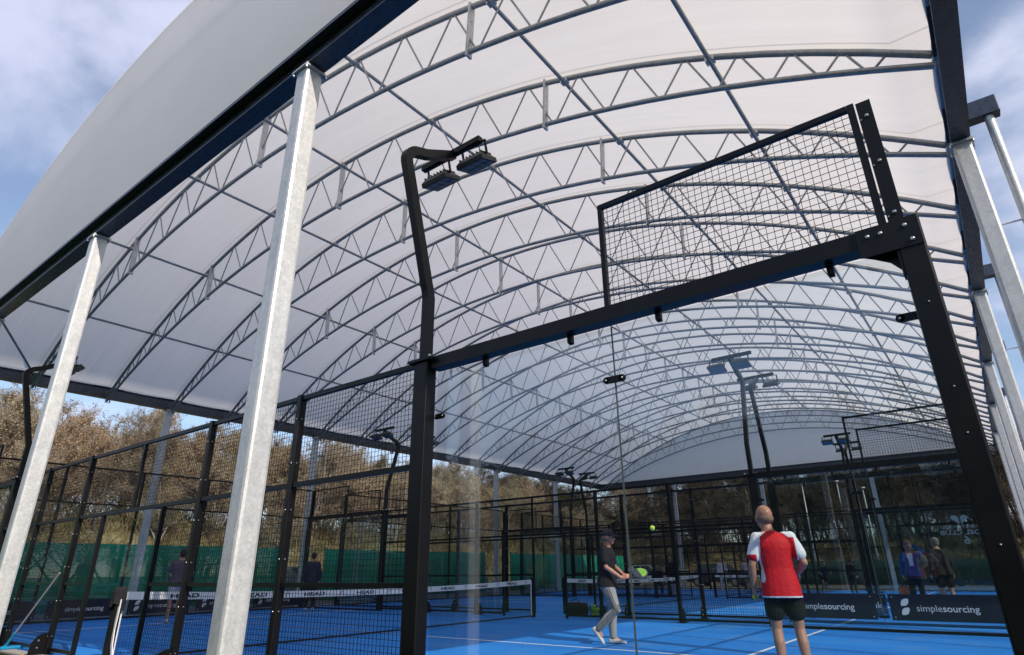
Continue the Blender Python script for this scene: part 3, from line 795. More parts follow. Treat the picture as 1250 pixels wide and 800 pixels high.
#PART2
# ------------------------------------------------------------------ green windbreak fences
M['green'] = mat('green_windbreak_cloth', (.004,.25,.145), .75, noise_amt=.18, noise_scale=1.5, bump=.2, bump_scale=12)
M['brown'] = mat('rusty_fence_post', (.045,.030,.024), .8, noise_amt=.2)
M['green_dark'] = mat('dull_green_cloth', (.010,.040,.028), .85, noise_amt=.25, noise_scale=1.2)  # darker, duller copy of the green cloth, for the far fence
def windbreak(label, a, b, h, n, m='green'):
    a = Vector((*a,0)); b = Vector((*b,0)); L_ = (b-a).length
    e = empty('windbreak_fence', a, math.atan2(b.y-a.y, b.x-a.x))
    tag(e, label, 'fence')
    m_ = MB(); k = int(L_/.5); vs = []
    for i in range(k+1):
        for z in (.02, h*.33, h*.66, h):
            u = L_*i/k; dy = .02*math.sin(u*2.1+z*2)*math.sin(PI*u/L_*n)
            vs += [(u,dy,z),(u,dy+.006,z)]
    fs = []
    for i in range(k):
        for j in range(3):
            p = i*8+j*2; fs += [(p,p+8,p+10,p+2),(p+1,p+3,p+11,p+9)]
        p = i*8; fs += [(p+6,p+14,p+15,p+7),(p,p+1,p+9,p+8)]
    m_.add(vs, fs, 0, True); m_.build('screen', M[m], e)
    for i in range(n+1):
        p = MB(); x = .1+(L_-.2)*i/n; p.tube([(x,.06,0),(x,.06,h+.05)], .045, 8); p.build('post', M['brown'], e)
    p = MB(); p.tube([(0,.06,h-.02),(L_,.06,h-.02)], .02, 6); p.build('rail', M['brown'], e)
windbreak('green windbreak cloth fence, long left stretch behind the near court', (-24.2,-9), (-24.2,11.6), 2.12, 6)
windbreak('green windbreak cloth fence, short stretch right of the parked car gap', (-24.2,13.8), (-24.2,25.0), 2.12, 4)
windbreak('green windbreak cloth fence, far stretch behind the middle court net', (-24.2,27.4), (-24.2,42), 2.12, 5)
windbreak('low green windbreak fence under the dark trees beyond the far end', (-13,44), (8,44), 1.5, 7, 'green_dark')

# ------------------------------------------------------------------ trees
M['bark'] = mat('grey_brown_bark', (.10,.08,.06), .9, noise_amt=.35, noise_scale=5)
M['pale_bark'] = mat('pale_birch_bark', (.33,.30,.26), .85, noise_amt=.3, noise_scale=6)
def leaf_mat(name, c0, c1):
    m = bpy.data.materials.new(name); m.use_nodes = True; nt = m.node_tree; b = nt.nodes['Principled BSDF']; L = nt.links.new
    gi = nt.nodes.new('ShaderNodeNewGeometry'); oi = nt.nodes.new('ShaderNodeObjectInfo')
    ad = nt.nodes.new('ShaderNodeMath'); ad.operation = 'MULTIPLY_ADD'; ad.inputs[1].default_value = .6
    L(gi.outputs['Random Per Island'], ad.inputs[0])
    m2 = nt.nodes.new('ShaderNodeMath'); m2.operation = 'MULTIPLY'; m2.inputs[1].default_value = .4; L(oi.outputs['Random'], m2.inputs[0]); L(m2.outputs[0], ad.inputs[2])
    mx = nt.nodes.new('ShaderNodeMix'); mx.data_type = 'RGBA'; mx.inputs[6].default_value = (*c0,1); mx.inputs[7].default_value = (*c1,1)
    L(ad.outputs[0], mx.inputs[0]); L(mx.outputs[2], b.inputs['Base Color']); b.inputs['Roughness'].default_value = .8; b.inputs['Specular IOR Level'].default_value = .2
    return m
M['twig'] = leaf_mat('fine_twigs', (.19,.15,.105), (.38,.31,.22))
M['tan'] = leaf_mat('tan_dry_leaves', (.29,.225,.135), (.48,.395,.26))
M['russet'] = leaf_mat('russet_leaves', (.27,.165,.085), (.44,.285,.155))
M['olive'] = leaf_mat('olive_shoots', (.14,.13,.04), (.27,.23,.08))
M['scrub_brown'] = leaf_mat('brown_brambles', (.05,.034,.02), (.15,.10,.055)); M['scrub_tan'] = leaf_mat('dry_stalks', (.12,.09,.045), (.26,.20,.10)); M['scrub_green'] = leaf_mat('low_green_scrub', (.035,.045,.012), (.10,.11,.03))
def tree_meshes(seed, H, wide, leaf, nleaf, bark, bare=1.):
    """upright, many stemmed crown that is full from near the ground to a rounded uneven top"""
    rnd = random.Random(seed); tr = MB(); cr = MB(); tips = []
    def path(p, d, L_, n, wob, lift):
        pts = [p]; dd = d
        for i in range(n):
            dd = (dd + V3(rnd.gauss(0,wob), rnd.gauss(0,wob), lift)).normalized(); pts.append(pts[-1]+dd*L_/n)
        return pts
    V3 = lambda x,y,z: Vector((x,y,z))
    stems = [(V3(0,0,-.3), V3(rnd.gauss(0,.06),rnd.gauss(0,.06),1), H*.86, H*.016)]
    for k in range(rnd.choice((1,2,3))):
        a = rnd.uniform(0,2*PI); stems.append((V3(math.cos(a)*.1,math.sin(a)*.1,-.2), V3(math.cos(a)*.38,math.sin(a)*.38,1).normalized(), H*rnd.uniform(.6,.8), H*.010))
    for p0, d0, L0, r0 in stems:
        n = 9; st = path(p0, d0, L0, n, .07, .03)
        tr.tube(st, [r0*(1-.85*i/n)+.012 for i in range(n+1)], 7, 0, False)
        for k in range(int(20*L0/H)):
            t = rnd.uniform(.14,.98); j = min(n-1,int(t*n)); b = st[j].lerp(st[j+1], t*n-j)
            a = rnd.uniform(0,2*PI); up = rnd.uniform(.35,1.0)+t*.6
            L1 = H*wide*(.10+.26*math.sin(PI*min(1,.18+t*.85)))*rnd.uniform(.7,1.25)
            b1 = path(b, V3(math.cos(a),math.sin(a),up).normalized(), L1, 5, .17, .06)
            (tr if L1 > H*.2 and rnd.random() < .4 else cr).tube(b1, [max(.008,r0*.34*(1-t*.5)*(1-.8*i/5)) for i in range(6)], 4, 0, False)
            for m_ in range(7):
                t2 = rnd.uniform(.2,1); j2 = min(4,int(t2*5)); q = b1[j2].lerp(b1[j2+1], t2*5-j2)
                b2 = path(q, V3(rnd.gauss(0,.7),rnd.gauss(0,.7),rnd.uniform(.2,1.2)).normalized(), L1*rnd.uniform(.3,.55), 3, .2, .05)
                cr.tube(b2, [.010,.008,.006,.004], 3, 0, False); tips.append(b2)
    for i in range(int(10500*bare)):
        b2 = rnd.choice(tips); b = b2[rnd.randrange(1,4)]
        d = V3(rnd.gauss(0,.55),rnd.gauss(0,.55),rnd.gauss(.55,.45)).normalized()
        l = rnd.uniform(.22,.6); s_ = d.cross(V3(rnd.gauss(0,1),rnd.gauss(0,1),rnd.gauss(0,1))).normalized()*rnd.uniform(.005,.011)
        e = b+d*l
        cr.add([b-s_, b+s_, e+s_*.3, e-s_*.3], [(0,1,2,3)], 1)
    for i in range(int(nleaf*.7)):
        b2 = rnd.choice(tips); b = b2[rnd.randrange(1,4)]+V3(rnd.gauss(0,.2),rnd.gauss(0,.2),rnd.gauss(.08,.2))
        u = V3(rnd.gauss(0,1),rnd.gauss(0,1),rnd.gauss(0,1)).normalized(); v = u.cross(V3(rnd.gauss(0,1),rnd.gauss(0,1),rnd.gauss(0,1))).normalized()
        k = rnd.uniform(.035,.085)
        cr.add([b-u*k, b+v*k*.6, b+u*k, b-v*k*.6], [(0,1,2,3)], 2)
    return tr.mesh('trunk', bark), cr.mesh('crown', [bark, M['twig'], leaf])
PROT = [('tan', tree_meshes(1, 9.4, 1.0, M['tan'], 6500, M['bark'])), ('tan', tree_meshes(2, 8.6, 1.15, M['tan'], 4600, M['bark'])),
        ('russet', tree_meshes(3, 8.2, 1.1, M['russet'], 7500, M['bark'])), ('olive', tree_meshes(4, 8.0, 1.15, M['olive'], 4600, M['pale_bark'])),
        ('bare', tree_meshes(5, 9.8, .95, M['tan'], 900, M['bark'], 1.25)), ('bare', tree_meshes(6, 9.0, 1.0, M['olive'], 1100, M['pale_bark'], 1.25))]
M['brown_leaf'] = leaf_mat('shaded_brown_leaves', (.07,.046,.028), (.17,.11,.066)); M['shaded_olive'] = leaf_mat('shaded_olive_leaves', (.018,.022,.009), (.055,.058,.024)); M['shaded_twig'] = leaf_mat('shaded_twigs', (.045,.034,.024), (.11,.085,.06))
def darken(pair, leaf):  # shade of the far wood is put into darker leaf and twig colours
    c = pair[1].copy(); c.materials[0] = M['bark']; c.materials[1] = M['shaded_twig']; c.materials[2] = leaf; return (pair[0], c)
DARK = [('brown', darken(PROT[2][1], M['brown_leaf'])), ('shaded_olive', darken(PROT[0][1], M['shaded_olive'])), ('brown', darken(PROT[0][1], M['brown_leaf'])), ('shaded_olive', darken(PROT[3][1], M['shaded_olive'])), ('twiggy', darken(PROT[4][1], M['brown_leaf']))]
LB = {'brown':'brown leaved tree coloured as in shade, standing %s', 'shaded_olive':'olive leaved tree coloured as in shade, standing %s', 'twiggy':'leafless twiggy tree coloured as in shade, standing %s', 'tan':'tan leaved autumn tree with fine twigs, standing %s', 'russet':'russet leaved autumn tree, standing %s', 'olive':'olive tinted twiggy tree, standing %s', 'bare':'bare branched tree with fine grey twigs, standing %s'}
rnd = random.Random(11)
def tree(x, y, where, s=1., L_=None):
    k, (mt, mc) = rnd.choice(L_ or PROT)
    e = empty('bare_tree' if k in ('bare','twiggy') else 'shaded_olive_tree' if k == 'shaded_olive' else 'autumn_tree', (x,y,bank_z(x,y)-.1), rnd.uniform(0,2*PI))
    sc = s*rnd.uniform(.85,1.14); e.scale = (sc*1.05,sc*1.05,sc)
    link('trunk', mt, e); link('crown', mc, e)
    tag(e, LB[k] % where, 'tree', '%s trees %s' % (k, where))
for row, (x0, where, s) in enumerate(((-34.5,'at the front of the left bank',.55),(-39,'in the middle of the left bank',.78),(-44,'high on the left bank',.88),(-49,'at the back of the left bank',.95),(-54,'at the very back of the left bank',.95))):
    y = -9+row*1.3
    while y < 74:
        tree(x0+rnd.uniform(-1.6,1.6), y, where, s, DARK if y > 48 else None); y += rnd.uniform(2.6,3.9)
for row, (y0, where, s) in enumerate(((50.5,'in the front row beyond the far end',.55),(55,'in the middle row beyond the far end',.75),(59,'in the back row beyond the far end',.88),(64,'at the very back beyond the far end',1.0))):
    x = -35+row*1.7
    while x < 22:
        tree(x, y0+rnd.uniform(-1.5,1.5), where, s, DARK if x > -30 else None); x += rnd.uniform(2.1,3.2)
# dry scrub on the bank
def scrub(name, pts, seed):
    rnd2 = random.Random(seed); mb = MB()
    for (x, y, n, hh, rr_) in pts:
        z0 = bank_z(x, y)-.05
        for i in range(n):
            a = rnd2.uniform(0,2*PI); r = rr_*math.sqrt(rnd2.random()); b = Vector((x+r*math.cos(a), y+r*math.sin(a), z0))
            d = Vector((rnd2.gauss(0,.45),rnd2.gauss(0,.45),1)).normalized(); l = hh*rnd2.uniform(.4,1.1)
            s_ = d.cross(Vector((rnd2.gauss(0,1),rnd2.gauss(0,1),.01))).normalized()*rnd2.uniform(.012,.028)
            m_ = b+d*l*.55; e = b+d*l+Vector((rnd2.gauss(0,.25),rnd2.gauss(0,.25),rnd2.gauss(-.1,.15)))*l*.5
            k = rnd2.choice((0,0,1,1,2)) if (x*7+y*3) % 3 > 1 else rnd2.choice((0,0,0,1,2))
            mb.add([b-s_,b+s_,m_+s_*.8,m_-s_*.8,e+s_*.15,e-s_*.15], [(0,1,2,3),(3,2,4,5)], k)
    return tag(mb.build(name, [M['scrub_brown'], M['scrub_tan'], M['scrub_green']]), 'dry tangled undergrowth covering the bank under the trees', 'undergrowth', None, 'stuff')
rs_ = random.Random(5)
pts = [(rs_.uniform(-42,-28.2), rs_.uniform(-10,76), 26, rs_.uniform(.7,1.9), .9) for _ in range(900)] + [(rs_.uniform(-36,22), rs_.uniform(46.5,58), 26, rs_.uniform(.7,1.8), .9) for _ in range(420)]
scrub('undergrowth', pts, 3)

# ------------------------------------------------------------------ people
def evmesh(mb, voxel, mats, name, smooth=2, classify=None):
    me = mb.mesh(name, mats)
    ob = bpy.data.objects.new('tmp', me); COL.objects.link(ob)
    r = ob.modifiers.new('r', 'REMESH'); r.mode = 'VOXEL'; r.voxel_size = voxel; r.use_smooth_shade = True
    if smooth:
        s_ = ob.modifiers.new('s', 'SMOOTH'); s_.factor = .5; s_.iterations = smooth
    dg = bpy.context.evaluated_depsgraph_get()
    m2 = bpy.data.meshes.new_from_object(ob.evaluated_get(dg)); m2.name = name
    bpy.data.objects.remove(ob); bpy.data.meshes.remove(me)
    m2.materials.clear()
    for m in (mats if isinstance(mats, (list, tuple)) else [mats]): m2.materials.append(m)
    for p in m2.polygons:
        p.use_smooth = True; p.material_index = classify(p.center) if classify else 0
    return m2
def loft(mb, rings, n=20):
    """rings: (centre, axis u * ru, axis v * rv), superellipse"""
    vs = []
    for c, u, v in rings:
        for k in range(n):
            a = 2*PI*k/n; ca, sa = math.cos(a), math.sin(a)
            e = .86
            vs.append(c + u*(math.copysign(abs(ca)**e, ca)) + v*(math.copysign(abs(sa)**e, sa)))
    m_ = len(rings)
    fs = [(j*n+k, j*n+(k+1)%n, (j+1)*n+(k+1)%n, (j+1)*n+k) for j in range(m_-1) for k in range(n)]
    fs += [tuple(range(n-1,-1,-1)), tuple((m_-1)*n+k for k in range(n))]
    mb.add(vs, fs)
def limb(mb, pts, rs, n=12):
    mb.tube(pts, rs, n)
    mb.ball(pts[0], rs[0]*.995, 0, 12, 8); mb.ball(pts[-1], rs[-1]*.995, 0, 12, 8)
    for p, r in list(zip(pts, rs))[1:-1]: mb.ball(p, r*.99, 0, 12, 8)
V = Vector
def hand(mb, wr, d, nrm, thumb, curl=.5, sc=1.):
    d = V(d).normalized(); nrm = V(nrm); nrm = (nrm-d*nrm.dot(d)).normalized(); lat = d.cross(nrm).normalized()
    if lat.dot(V(thumb)) < 0: lat = -lat
    rings = [(wr+d*t*sc, lat*a*sc, nrm*b*sc) for t, a, b in ((0,.027,.020),(.03,.034,.018),(.065,.041,.016),(.092,.041,.013),(.1,.034,.010))]
    loft(mb, rings, 14)
    for off, l in ((.030,.070),(.010,.080),(-.011,.074),(-.031,.058)):
        p = wr + (d*.088 + lat*off)*sc; ang = 0; pts = [p-d*.03*sc, p]; 
        for f, seg in ((.35,.45),(.9,.32),(.8,.25)):
            ang += curl*f; p = p + (d*math.cos(ang)+nrm*math.sin(ang))*l*seg*1.05*sc; pts.append(p)
        limb(mb, pts, [.0095*sc,.0098*sc,.0088*sc,.0080*sc,.0066*sc], 8)
    p = wr + (d*.02+lat*.022)*sc; td = (d*.62+lat*.62+nrm*.35).normalized(); t2 = (d*.85+lat*.15+nrm*(.35+curl*.5)).normalized()
    limb(mb, [p, p+td*.045*sc, p+td*.045*sc+t2*.036*sc, p+td*.045*sc+t2*.060*sc], [.014*sc,.0118*sc,.0105*sc,.008*sc], 8)

SKIN = {}
def skin_mat(name, c):
    m = mat(name, c, .5, 0, .4, .08, 20)
    m.node_tree.nodes['Principled BSDF'].inputs['Subsurface Weight'].default_value = .08
    return m
M['skin'] = skin_mat('skin', (.46,.235,.155)); M['skin2'] = skin_mat('sun_tanned_skin', (.46,.22,.15))
M['hair_grey'] = mat('grey_hair', (.20,.18,.16), .8, noise_amt=.3, noise_scale=40); M['hair_dark'] = mat('dark_hair', (.02,.016,.013), .7)
M['hair_stubble'] = mat('cropped_hair', (.22,.13,.095), .75, noise_amt=.3, noise_scale=90)
M['eye'] = mat('dark_eye', (.02,.018,.016), .2); M['lip'] = mat('lip', (.33,.12,.10), .5)
def cloth(name, c, rough=.85): 
    if name not in M: M[name] = mat(name, c, rough, 0, .25, .10, 10, .35, 45)
    return M[name]
STAND = dict(hipR=(.09,0,.92), hipL=(-.09,0,.92), kneeR=(.105,.03,.50), kneeL=(-.105,.03,.50), ankR=(.11,-.03,.085), ankL=(-.11,-.03,.085),
  toeR=(.15,1,-.02), toeL=(-.15,1,-.02), shR=(.178,-.005,1.405), shL=(-.178,-.005,1.405), elR=(.235,-.03,1.13), elL=(-.235,-.03,1.13), wrR=(.25,.06,.89), wrL=(-.25,.06,.89),
  hdR=(.0,.25,-1), hdL=(.0,.25,-1), pelvis=(0,0,.94), chest=(0,.0,1.30), neck=(0,-.01,1.475), head=(0,.015,1.63), yaw=0., pitch=0., curlR=.5, curlL=.5)
def person(label, loc, facing, H=1.76, pose={}, top=None, legs=None, shoes=None, hair='hair_dark', skin='skin', cap=None, detail=2, sleeve='short', group=None, girth=1., top_classes=None, collar=None, legtype='long', stripes=False, hs=1.04):
    P = dict(STAND); P.update(pose); G = {k: (V(v) if isinstance(v, tuple) else v) for k, v in P.items()}
    e = empty('person', loc, math.atan2(-facing[0], facing[1])); s = H/1.76; e.scale = (s,s,s)
    tag(e, label, 'person', group)
    vox = (.03,.02,.0085)[detail]; vc = (.03,.02,.0095)[detail]
    pel, ch, nk, hd = G['pelvis'], G['chest'], G['neck'], G['head']
    sh = (G['shR']-G['shL']); sx = sh.normalized(); hx = (G['hipR']-G['hipL']).normalized()
    def torso(o):
        def ring(c, ax, rx, ry):
            fwd = V((0,0,1)).cross(ax).normalized()
            return (c, ax*(rx*girth+o), fwd*(ry*girth+o))
        def sp(t):   # pelvis -> chest -> neck
            return pel.lerp(ch, t) if t <= 1 else ch.lerp(nk, t-1)
        return [ring(pel+V((0,0,-.10)), hx, .125,.095), ring(pel+V((0,0,-.03)), hx, .165,.122), ring(sp(.12), hx, .168,.122), ring(sp(.42), hx.lerp(sx,.4), .148,.112), ring(sp(.7), sx, .156,.116),
                ring(sp(1.), sx, .172,.122), ring(sp(1.35), sx, .178,.116), ring(sp(1.62), sx, .165,.098), ring(sp(1.82), sx, .115,.078), ring(sp(1.97), sx, .070,.064)], ring, sp
    MH = Matrix.Rotation(G['yaw'], 3, 'Z') @ Matrix.Rotation(G['pitch'], 3, 'X')
    b = MB()
    loft(b, torso(0)[0])
    limb(b, [nk+V((0,0,-.03)), hd+MH@V((0,-.012,-.06))], [.064,.059])
    MH = MH @ Matrix.Diagonal((hs,hs,hs))
    hp = lambda x,y,z: hd + MH@V((x,y,z))
    def oval(c, r): b.ball(hp(*c), r, 0, 18, 12, MH)
    oval((0,-.012,.030),(.074,.094,.088)); oval((0,.022,-.035),(.060,.072,.075)); oval((0,.045,-.075),(.040,.042,.034)); oval((0,.05,.012),(.058,.045,.05))
    if detail > 0:
        b.tube([hp(0,.088,.012), hp(0,.112,-.022), hp(0,.088,-.032)], [.010,.0165,.012], 8)
        for q in (-1,1): b.ball(hp(q*.080,-.004,-.008), (.013,.022,.034), 0, 10, 8, MH); b.ball(hp(q*.077,-.012,.006), (.013,.018,.018), 0, 10, 8, MH)
        oval((0,.082,-.052),(.024,.014,.013))
        for q in (-1,1): b.ball(hp(q*.034,.079,.022), (.022,.012,.008), 0, 8, 6, MH)
    for q, S_ in ((1,'R'),(-1,'L')):
        s0, el, wr = G['sh'+S_], G['el'+S_], G['wr'+S_]
        limb(b, [s0, s0.lerp(el,.45), el, el.lerp(wr,.3), wr], [.050*girth,.047*girth,.038,.041,.026])
        hdv = G['hd'+S_]
        hd_n = V((-q,0.15,0)) if abs(V(hdv).normalized().z) > .6 else V((0,0,-1))
        hd_n = G.get('hn'+S_, hd_n)
        if detail == 2: hand(b, wr, hdv, hd_n, V((0,1,.4)), G['curl'+S_])
        else:
            hand(b, wr, hdv, hd_n, V((0,1,.4)), G['curl'+S_], 1.1)
        hpnt, kn, an = G['hip'+S_], G['knee'+S_], G['ank'+S_]
        bk = V((0,-.018,0))
        limb(b, [hpnt, hpnt.lerp(kn,.35), kn, kn.lerp(an,.32)+bk, an], [.088*girth,.078*girth,.054,.056,.036])
        td = V(G['toe'+S_]).normalized()
        limb(b, [an, an+td*.08+V((0,0,-.03))], [.036,.03])
    link('body', evmesh(b, vox, M[skin], 'body', 2), e)
    # shirt
    if top:
        t = MB(); R_, ring, sp = torso(.014)
        hem = pel+V((0,0,-(.145 if top_classes is red_cls and top_classes else .085)))
        rr_ = [ring(hem, hx, .172,.130)] + R_[2:9] + [ring(sp(1.93), sx, .078,.070)]
        rr_[0] = (rr_[0][0], rr_[0][1]*1.10, rr_[0][2]*1.10); 
        loft(t, rr_)
        for q, S_ in ((1,'R'),(-1,'L')):
            s0, el, wr = G['sh'+S_], G['el'+S_], G['wr'+S_]
            if sleeve == 'short': limb(t, [s0+V((-q*.06,0,-.004)), s0+V((-q*.004,0,-.002)), s0.lerp(el,.35), s0.lerp(el,.66)], [.066*girth,.065*girth,.066*girth,.069*girth])
            else: limb(t, [s0+V((-q*.01,0,-.004)), s0.lerp(el,.5), el, el.lerp(wr,.5), el.lerp(wr,.95)], [.074,.064,.055,.050,.041])
        if collar: t.tube([sp(1.86), sp(1.99)], [.082,.070], 16)
        mats, cls = (top, top_classes) if isinstance(top, list) else ([top], None)
        link('shirt' if sleeve == 'short' else 'jacket', evmesh(t, vc, mats, 'shirt', 2, cls), e)
    if legs:
        t = MB(); R_, ring, sp = torso(.010)
        loft(t, [(pel+V((0,0,-.13)), hx*.13*girth, V((0,0,1)).cross(hx)*.11), R_[0], R_[1], R_[2]])
        for q, S_ in ((1,'R'),(-1,'L')):
            hpnt, kn, an = G['hip'+S_], G['knee'+S_], G['ank'+S_]
            if legtype == 'shorts':
                end = hpnt.lerp(kn,.62); limb(t, [hpnt, hpnt.lerp(kn,.4), end], [.103*girth,.100*girth,.098*girth])
            else:
                limb(t, [hpnt, hpnt.lerp(kn,.4), kn, kn.lerp(an,.4)+V((0,-.018,0)), kn.lerp(an,.95)], [.104*girth,.096*girth,.074,.074,.058])
        cl = None; mats = legs
        if stripes:
            mats = [legs, M['ink']]
            hpnt, kn, an = G['hipR'], G['kneeR'], G['ankR']
            def cl(c):
                if c.x < .08: return 0
                def dist(a, b2):
                    ab = b2-a; f = max(-.1, min(1.05, (c-a).dot(ab)/ab.length_squared)); w2 = c-(a+ab*f)
                    fw_ = ab.cross(V((1,0,0))).normalized(); return w2.length, w2.dot(fw_), f
                d1 = dist(hpnt, kn); d2 = dist(kn, an)
                d = d1 if d1[0] < d2[0] else d2
                if d is d1 and d[2] < .25: return 0
                y = d[1]
                return 1 if any(abs(y-k) < .0062 for k in (-.026,0,.026)) else 0
        link('shorts' if legtype == 'shorts' else 'trousers', evmesh(t, vc if not stripes else .007, mats, 'trousers', 2, cl), e)
    for S_ in ('R','L'):
        an = G['ank'+S_]; td = V(G['toe'+S_]).normalized(); upv = V((0,0,1)); latv = td.cross(upv).normalized(); up = latv.cross(td).normalized()
        t = MB(); base = an - up*.085*1.0
        prof_ = [(-.075,.030,.030,.06),(-.06,.036,.040,.09),(-.02,.038,.050,.10),(.04,.040,.044,.088),(.10,.047,.034,.066),(.16,.046,.026,.05),(.20,.034,.020,.038),(.218,.018,.012,.024)]
        loft(t, [(base+td*a+up*(h*.5+.0), latv*w_, up*h*.5) for a, w_, _, h in prof_], 16)
        if shoes: link('shoe', evmesh(t, max(.010,vc), M[shoes], 'shoe', 1), e)
    if hair:
        t = MB()
        if hair == 'hair_stubble' or hair == 'fringe':
            t.ball(hp(0,-.028,-.012), (.0785,.084,.058), 0, 18, 12, MH)
        else:
            t.ball(hp(0,-.022,.036), (.081,.094,.092), 0, 18, 12, MH); t.ball(hp(0,-.05,-.02), (.070,.060,.06), 0, 14, 10, MH)
        link('hair', t.mesh('hair', M['hair_grey' if hair == 'fringe' else hair]), e)
    if detail > 1:
        for q in (-1,1):
            t = MB(); t.ball(hp(q*.033,.086,.008), (.013,.006,.008), 0, 10, 8, MH); link('eye', t.mesh('eye', M['eye']), e)
        t = MB(); t.tube([hp(-.024,.092,-.052), hp(0,.098,-.053), hp(.024,.092,-.052)], [.003,.0055,.003], 8); link('mouth', t.mesh('mouth', M['lip']), e)
    if cap:
        t = MB()
        t.ball(hp(0,-.010,.060), (.087,.105,.075), 0, 20, 14, MH)
        br = []
        for k in range(9):
            a = -1.0+2.0*k/8; br.append((hp(math.sin(a)*.084, -.01+math.cos(a)*.102, .048), hp(math.sin(a)*.080, .055+math.cos(a)*.115, .030-.012*abs(a))))
        vs = [p for pr in br for p in pr] + [p+V((0,0,.006)) for pr in br for p in pr]; n2 = 18
        fs = [(2*k,2*k+1,2*k+3,2*k+2) for k in range(8)]+[(n2+2*k,n2+2*k+2,n2+2*k+3,n2+2*k+1) for k in range(8)]+[(2*k+1,n2+2*k+1,n2+2*k+3,2*k+3) for k in range(8)]
        t.add(vs, fs, 0, True); t.ball(hp(0,-.010,.134), .008, 0, 8, 6)
        link('cap', t.mesh('cap', M[cap]), e)
    return e
cloth('black_polo', (.014,.014,.016)); cloth('grey_trackpants', (.29,.29,.285)); cloth('white_shoe', (.55,.54,.51)); cloth('red_jersey', (.62,.012,.022), .6); cloth('white_jersey', (.78,.79,.82), .65); cloth('black_shorts', (.010,.010,.012))
cloth('grey_cap', (.045,.048,.055)); cloth('navy_top', (.03,.035,.06)); cloth('blue_jacket', (.015,.085,.27)); cloth('dark_trousers', (.02,.022,.028)); cloth('pink_grey_top', (.13,.10,.13)); cloth('white_shorts', (.62,.58,.56)); cloth('dark_brown_top', (.03,.028,.022)); cloth('dark_shoe', (.03,.03,.03)); cloth('pale_top', (.6,.58,.57)); cloth('purple_cap', (.05,.03,.12))

# red shirted player, back to us
RY, RX = 3.5, -1.97
def red_cls(c):
    ax = abs(c.x)
    if c.z < .812: return 1
    if ax > .205 and c.z > 1.0:
        return 0 if c.z < 1.232 and c.x < 0 else 1
    if c.z > 1.40 and ax > .062 + (1.475-c.z)*1.3: return 1
    if c.x < -.135-.03*(1-abs(c.z-1.2)/.3) + .0 and c.y > -.09 and c.z > .95: return 1
    return 0
red_pose = dict(yaw=.35, pitch=.05, chest=(-.01,.01,1.30), neck=(-.035,.02,1.475), head=(-.055,.065,1.625), elL=(-.262,-.035,1.12), wrL=(-.275,.05,.885), hdL=(.02,.12,-1), hnL=V((.9,.3,0)), curlL=1.0,
    elR=(.268,-.055,1.14), wrR=(.20,.16,1.02), hdR=(-.3,.9,-.1), curlR=1.0, hipR=(.09,0,.92), kneeR=(.125,.05,.49), ankR=(.145,-.02,.085), kneeL=(-.10,.04,.49), ankL=(-.10,-.03,.085), toeR=(.3,1,-.02), toeL=(-.2,1,-.02))
red = person('bald man in red and white sports shirt and black shorts, seen from behind', (RX,RY,.004), (-.36,.93), 1.78, red_pose, [M['red_jersey'], M['white_jersey']], M['black_shorts'], 'white_shoe', 'hair_stubble', 'skin', None, 2, 'short', None, 1.02, red_cls, True, 'shorts', False, 1.13)
# man in the cap
cap_pose = dict(yaw=-.12, pitch=-.03, chest=(0,.02,1.30), neck=(0,.035,1.475), head=(0,.075,1.62),
    kneeR=(.11,.15,.51), ankR=(.115,-.17,.215), toeR=(.05,.62,-.70), kneeL=(-.10,.06,.50), ankL=(-.09,.03,.085), toeL=(-.05,1,-.02),
    shR=(.185,.02,1.425), shL=(-.185,.03,1.42), elR=(.245,.05,1.15), wrR=(.19,.285,.985), hdR=(-.1,.9,.28), hnR=V((-1,0,-.2)), curlR=1.15, elL=(-.25,.10,1.16), wrL=(-.10,.28,1.02), hdL=(.5,.75,.1), curlL=.7)
CX, CY = -5.31, 5.60
capm = person('man in grey cap, black polo and grey striped track pants, holding a lime racket', (CX,CY,.004), (.95,.31), 1.75, cap_pose, M['black_polo'], M['grey_trackpants'], 'white_shoe', 'fringe', 'skin2', 'grey_cap', 2, 'short', None, 1.10, None, True, 'long', True)
bpy.context.view_layer.update()
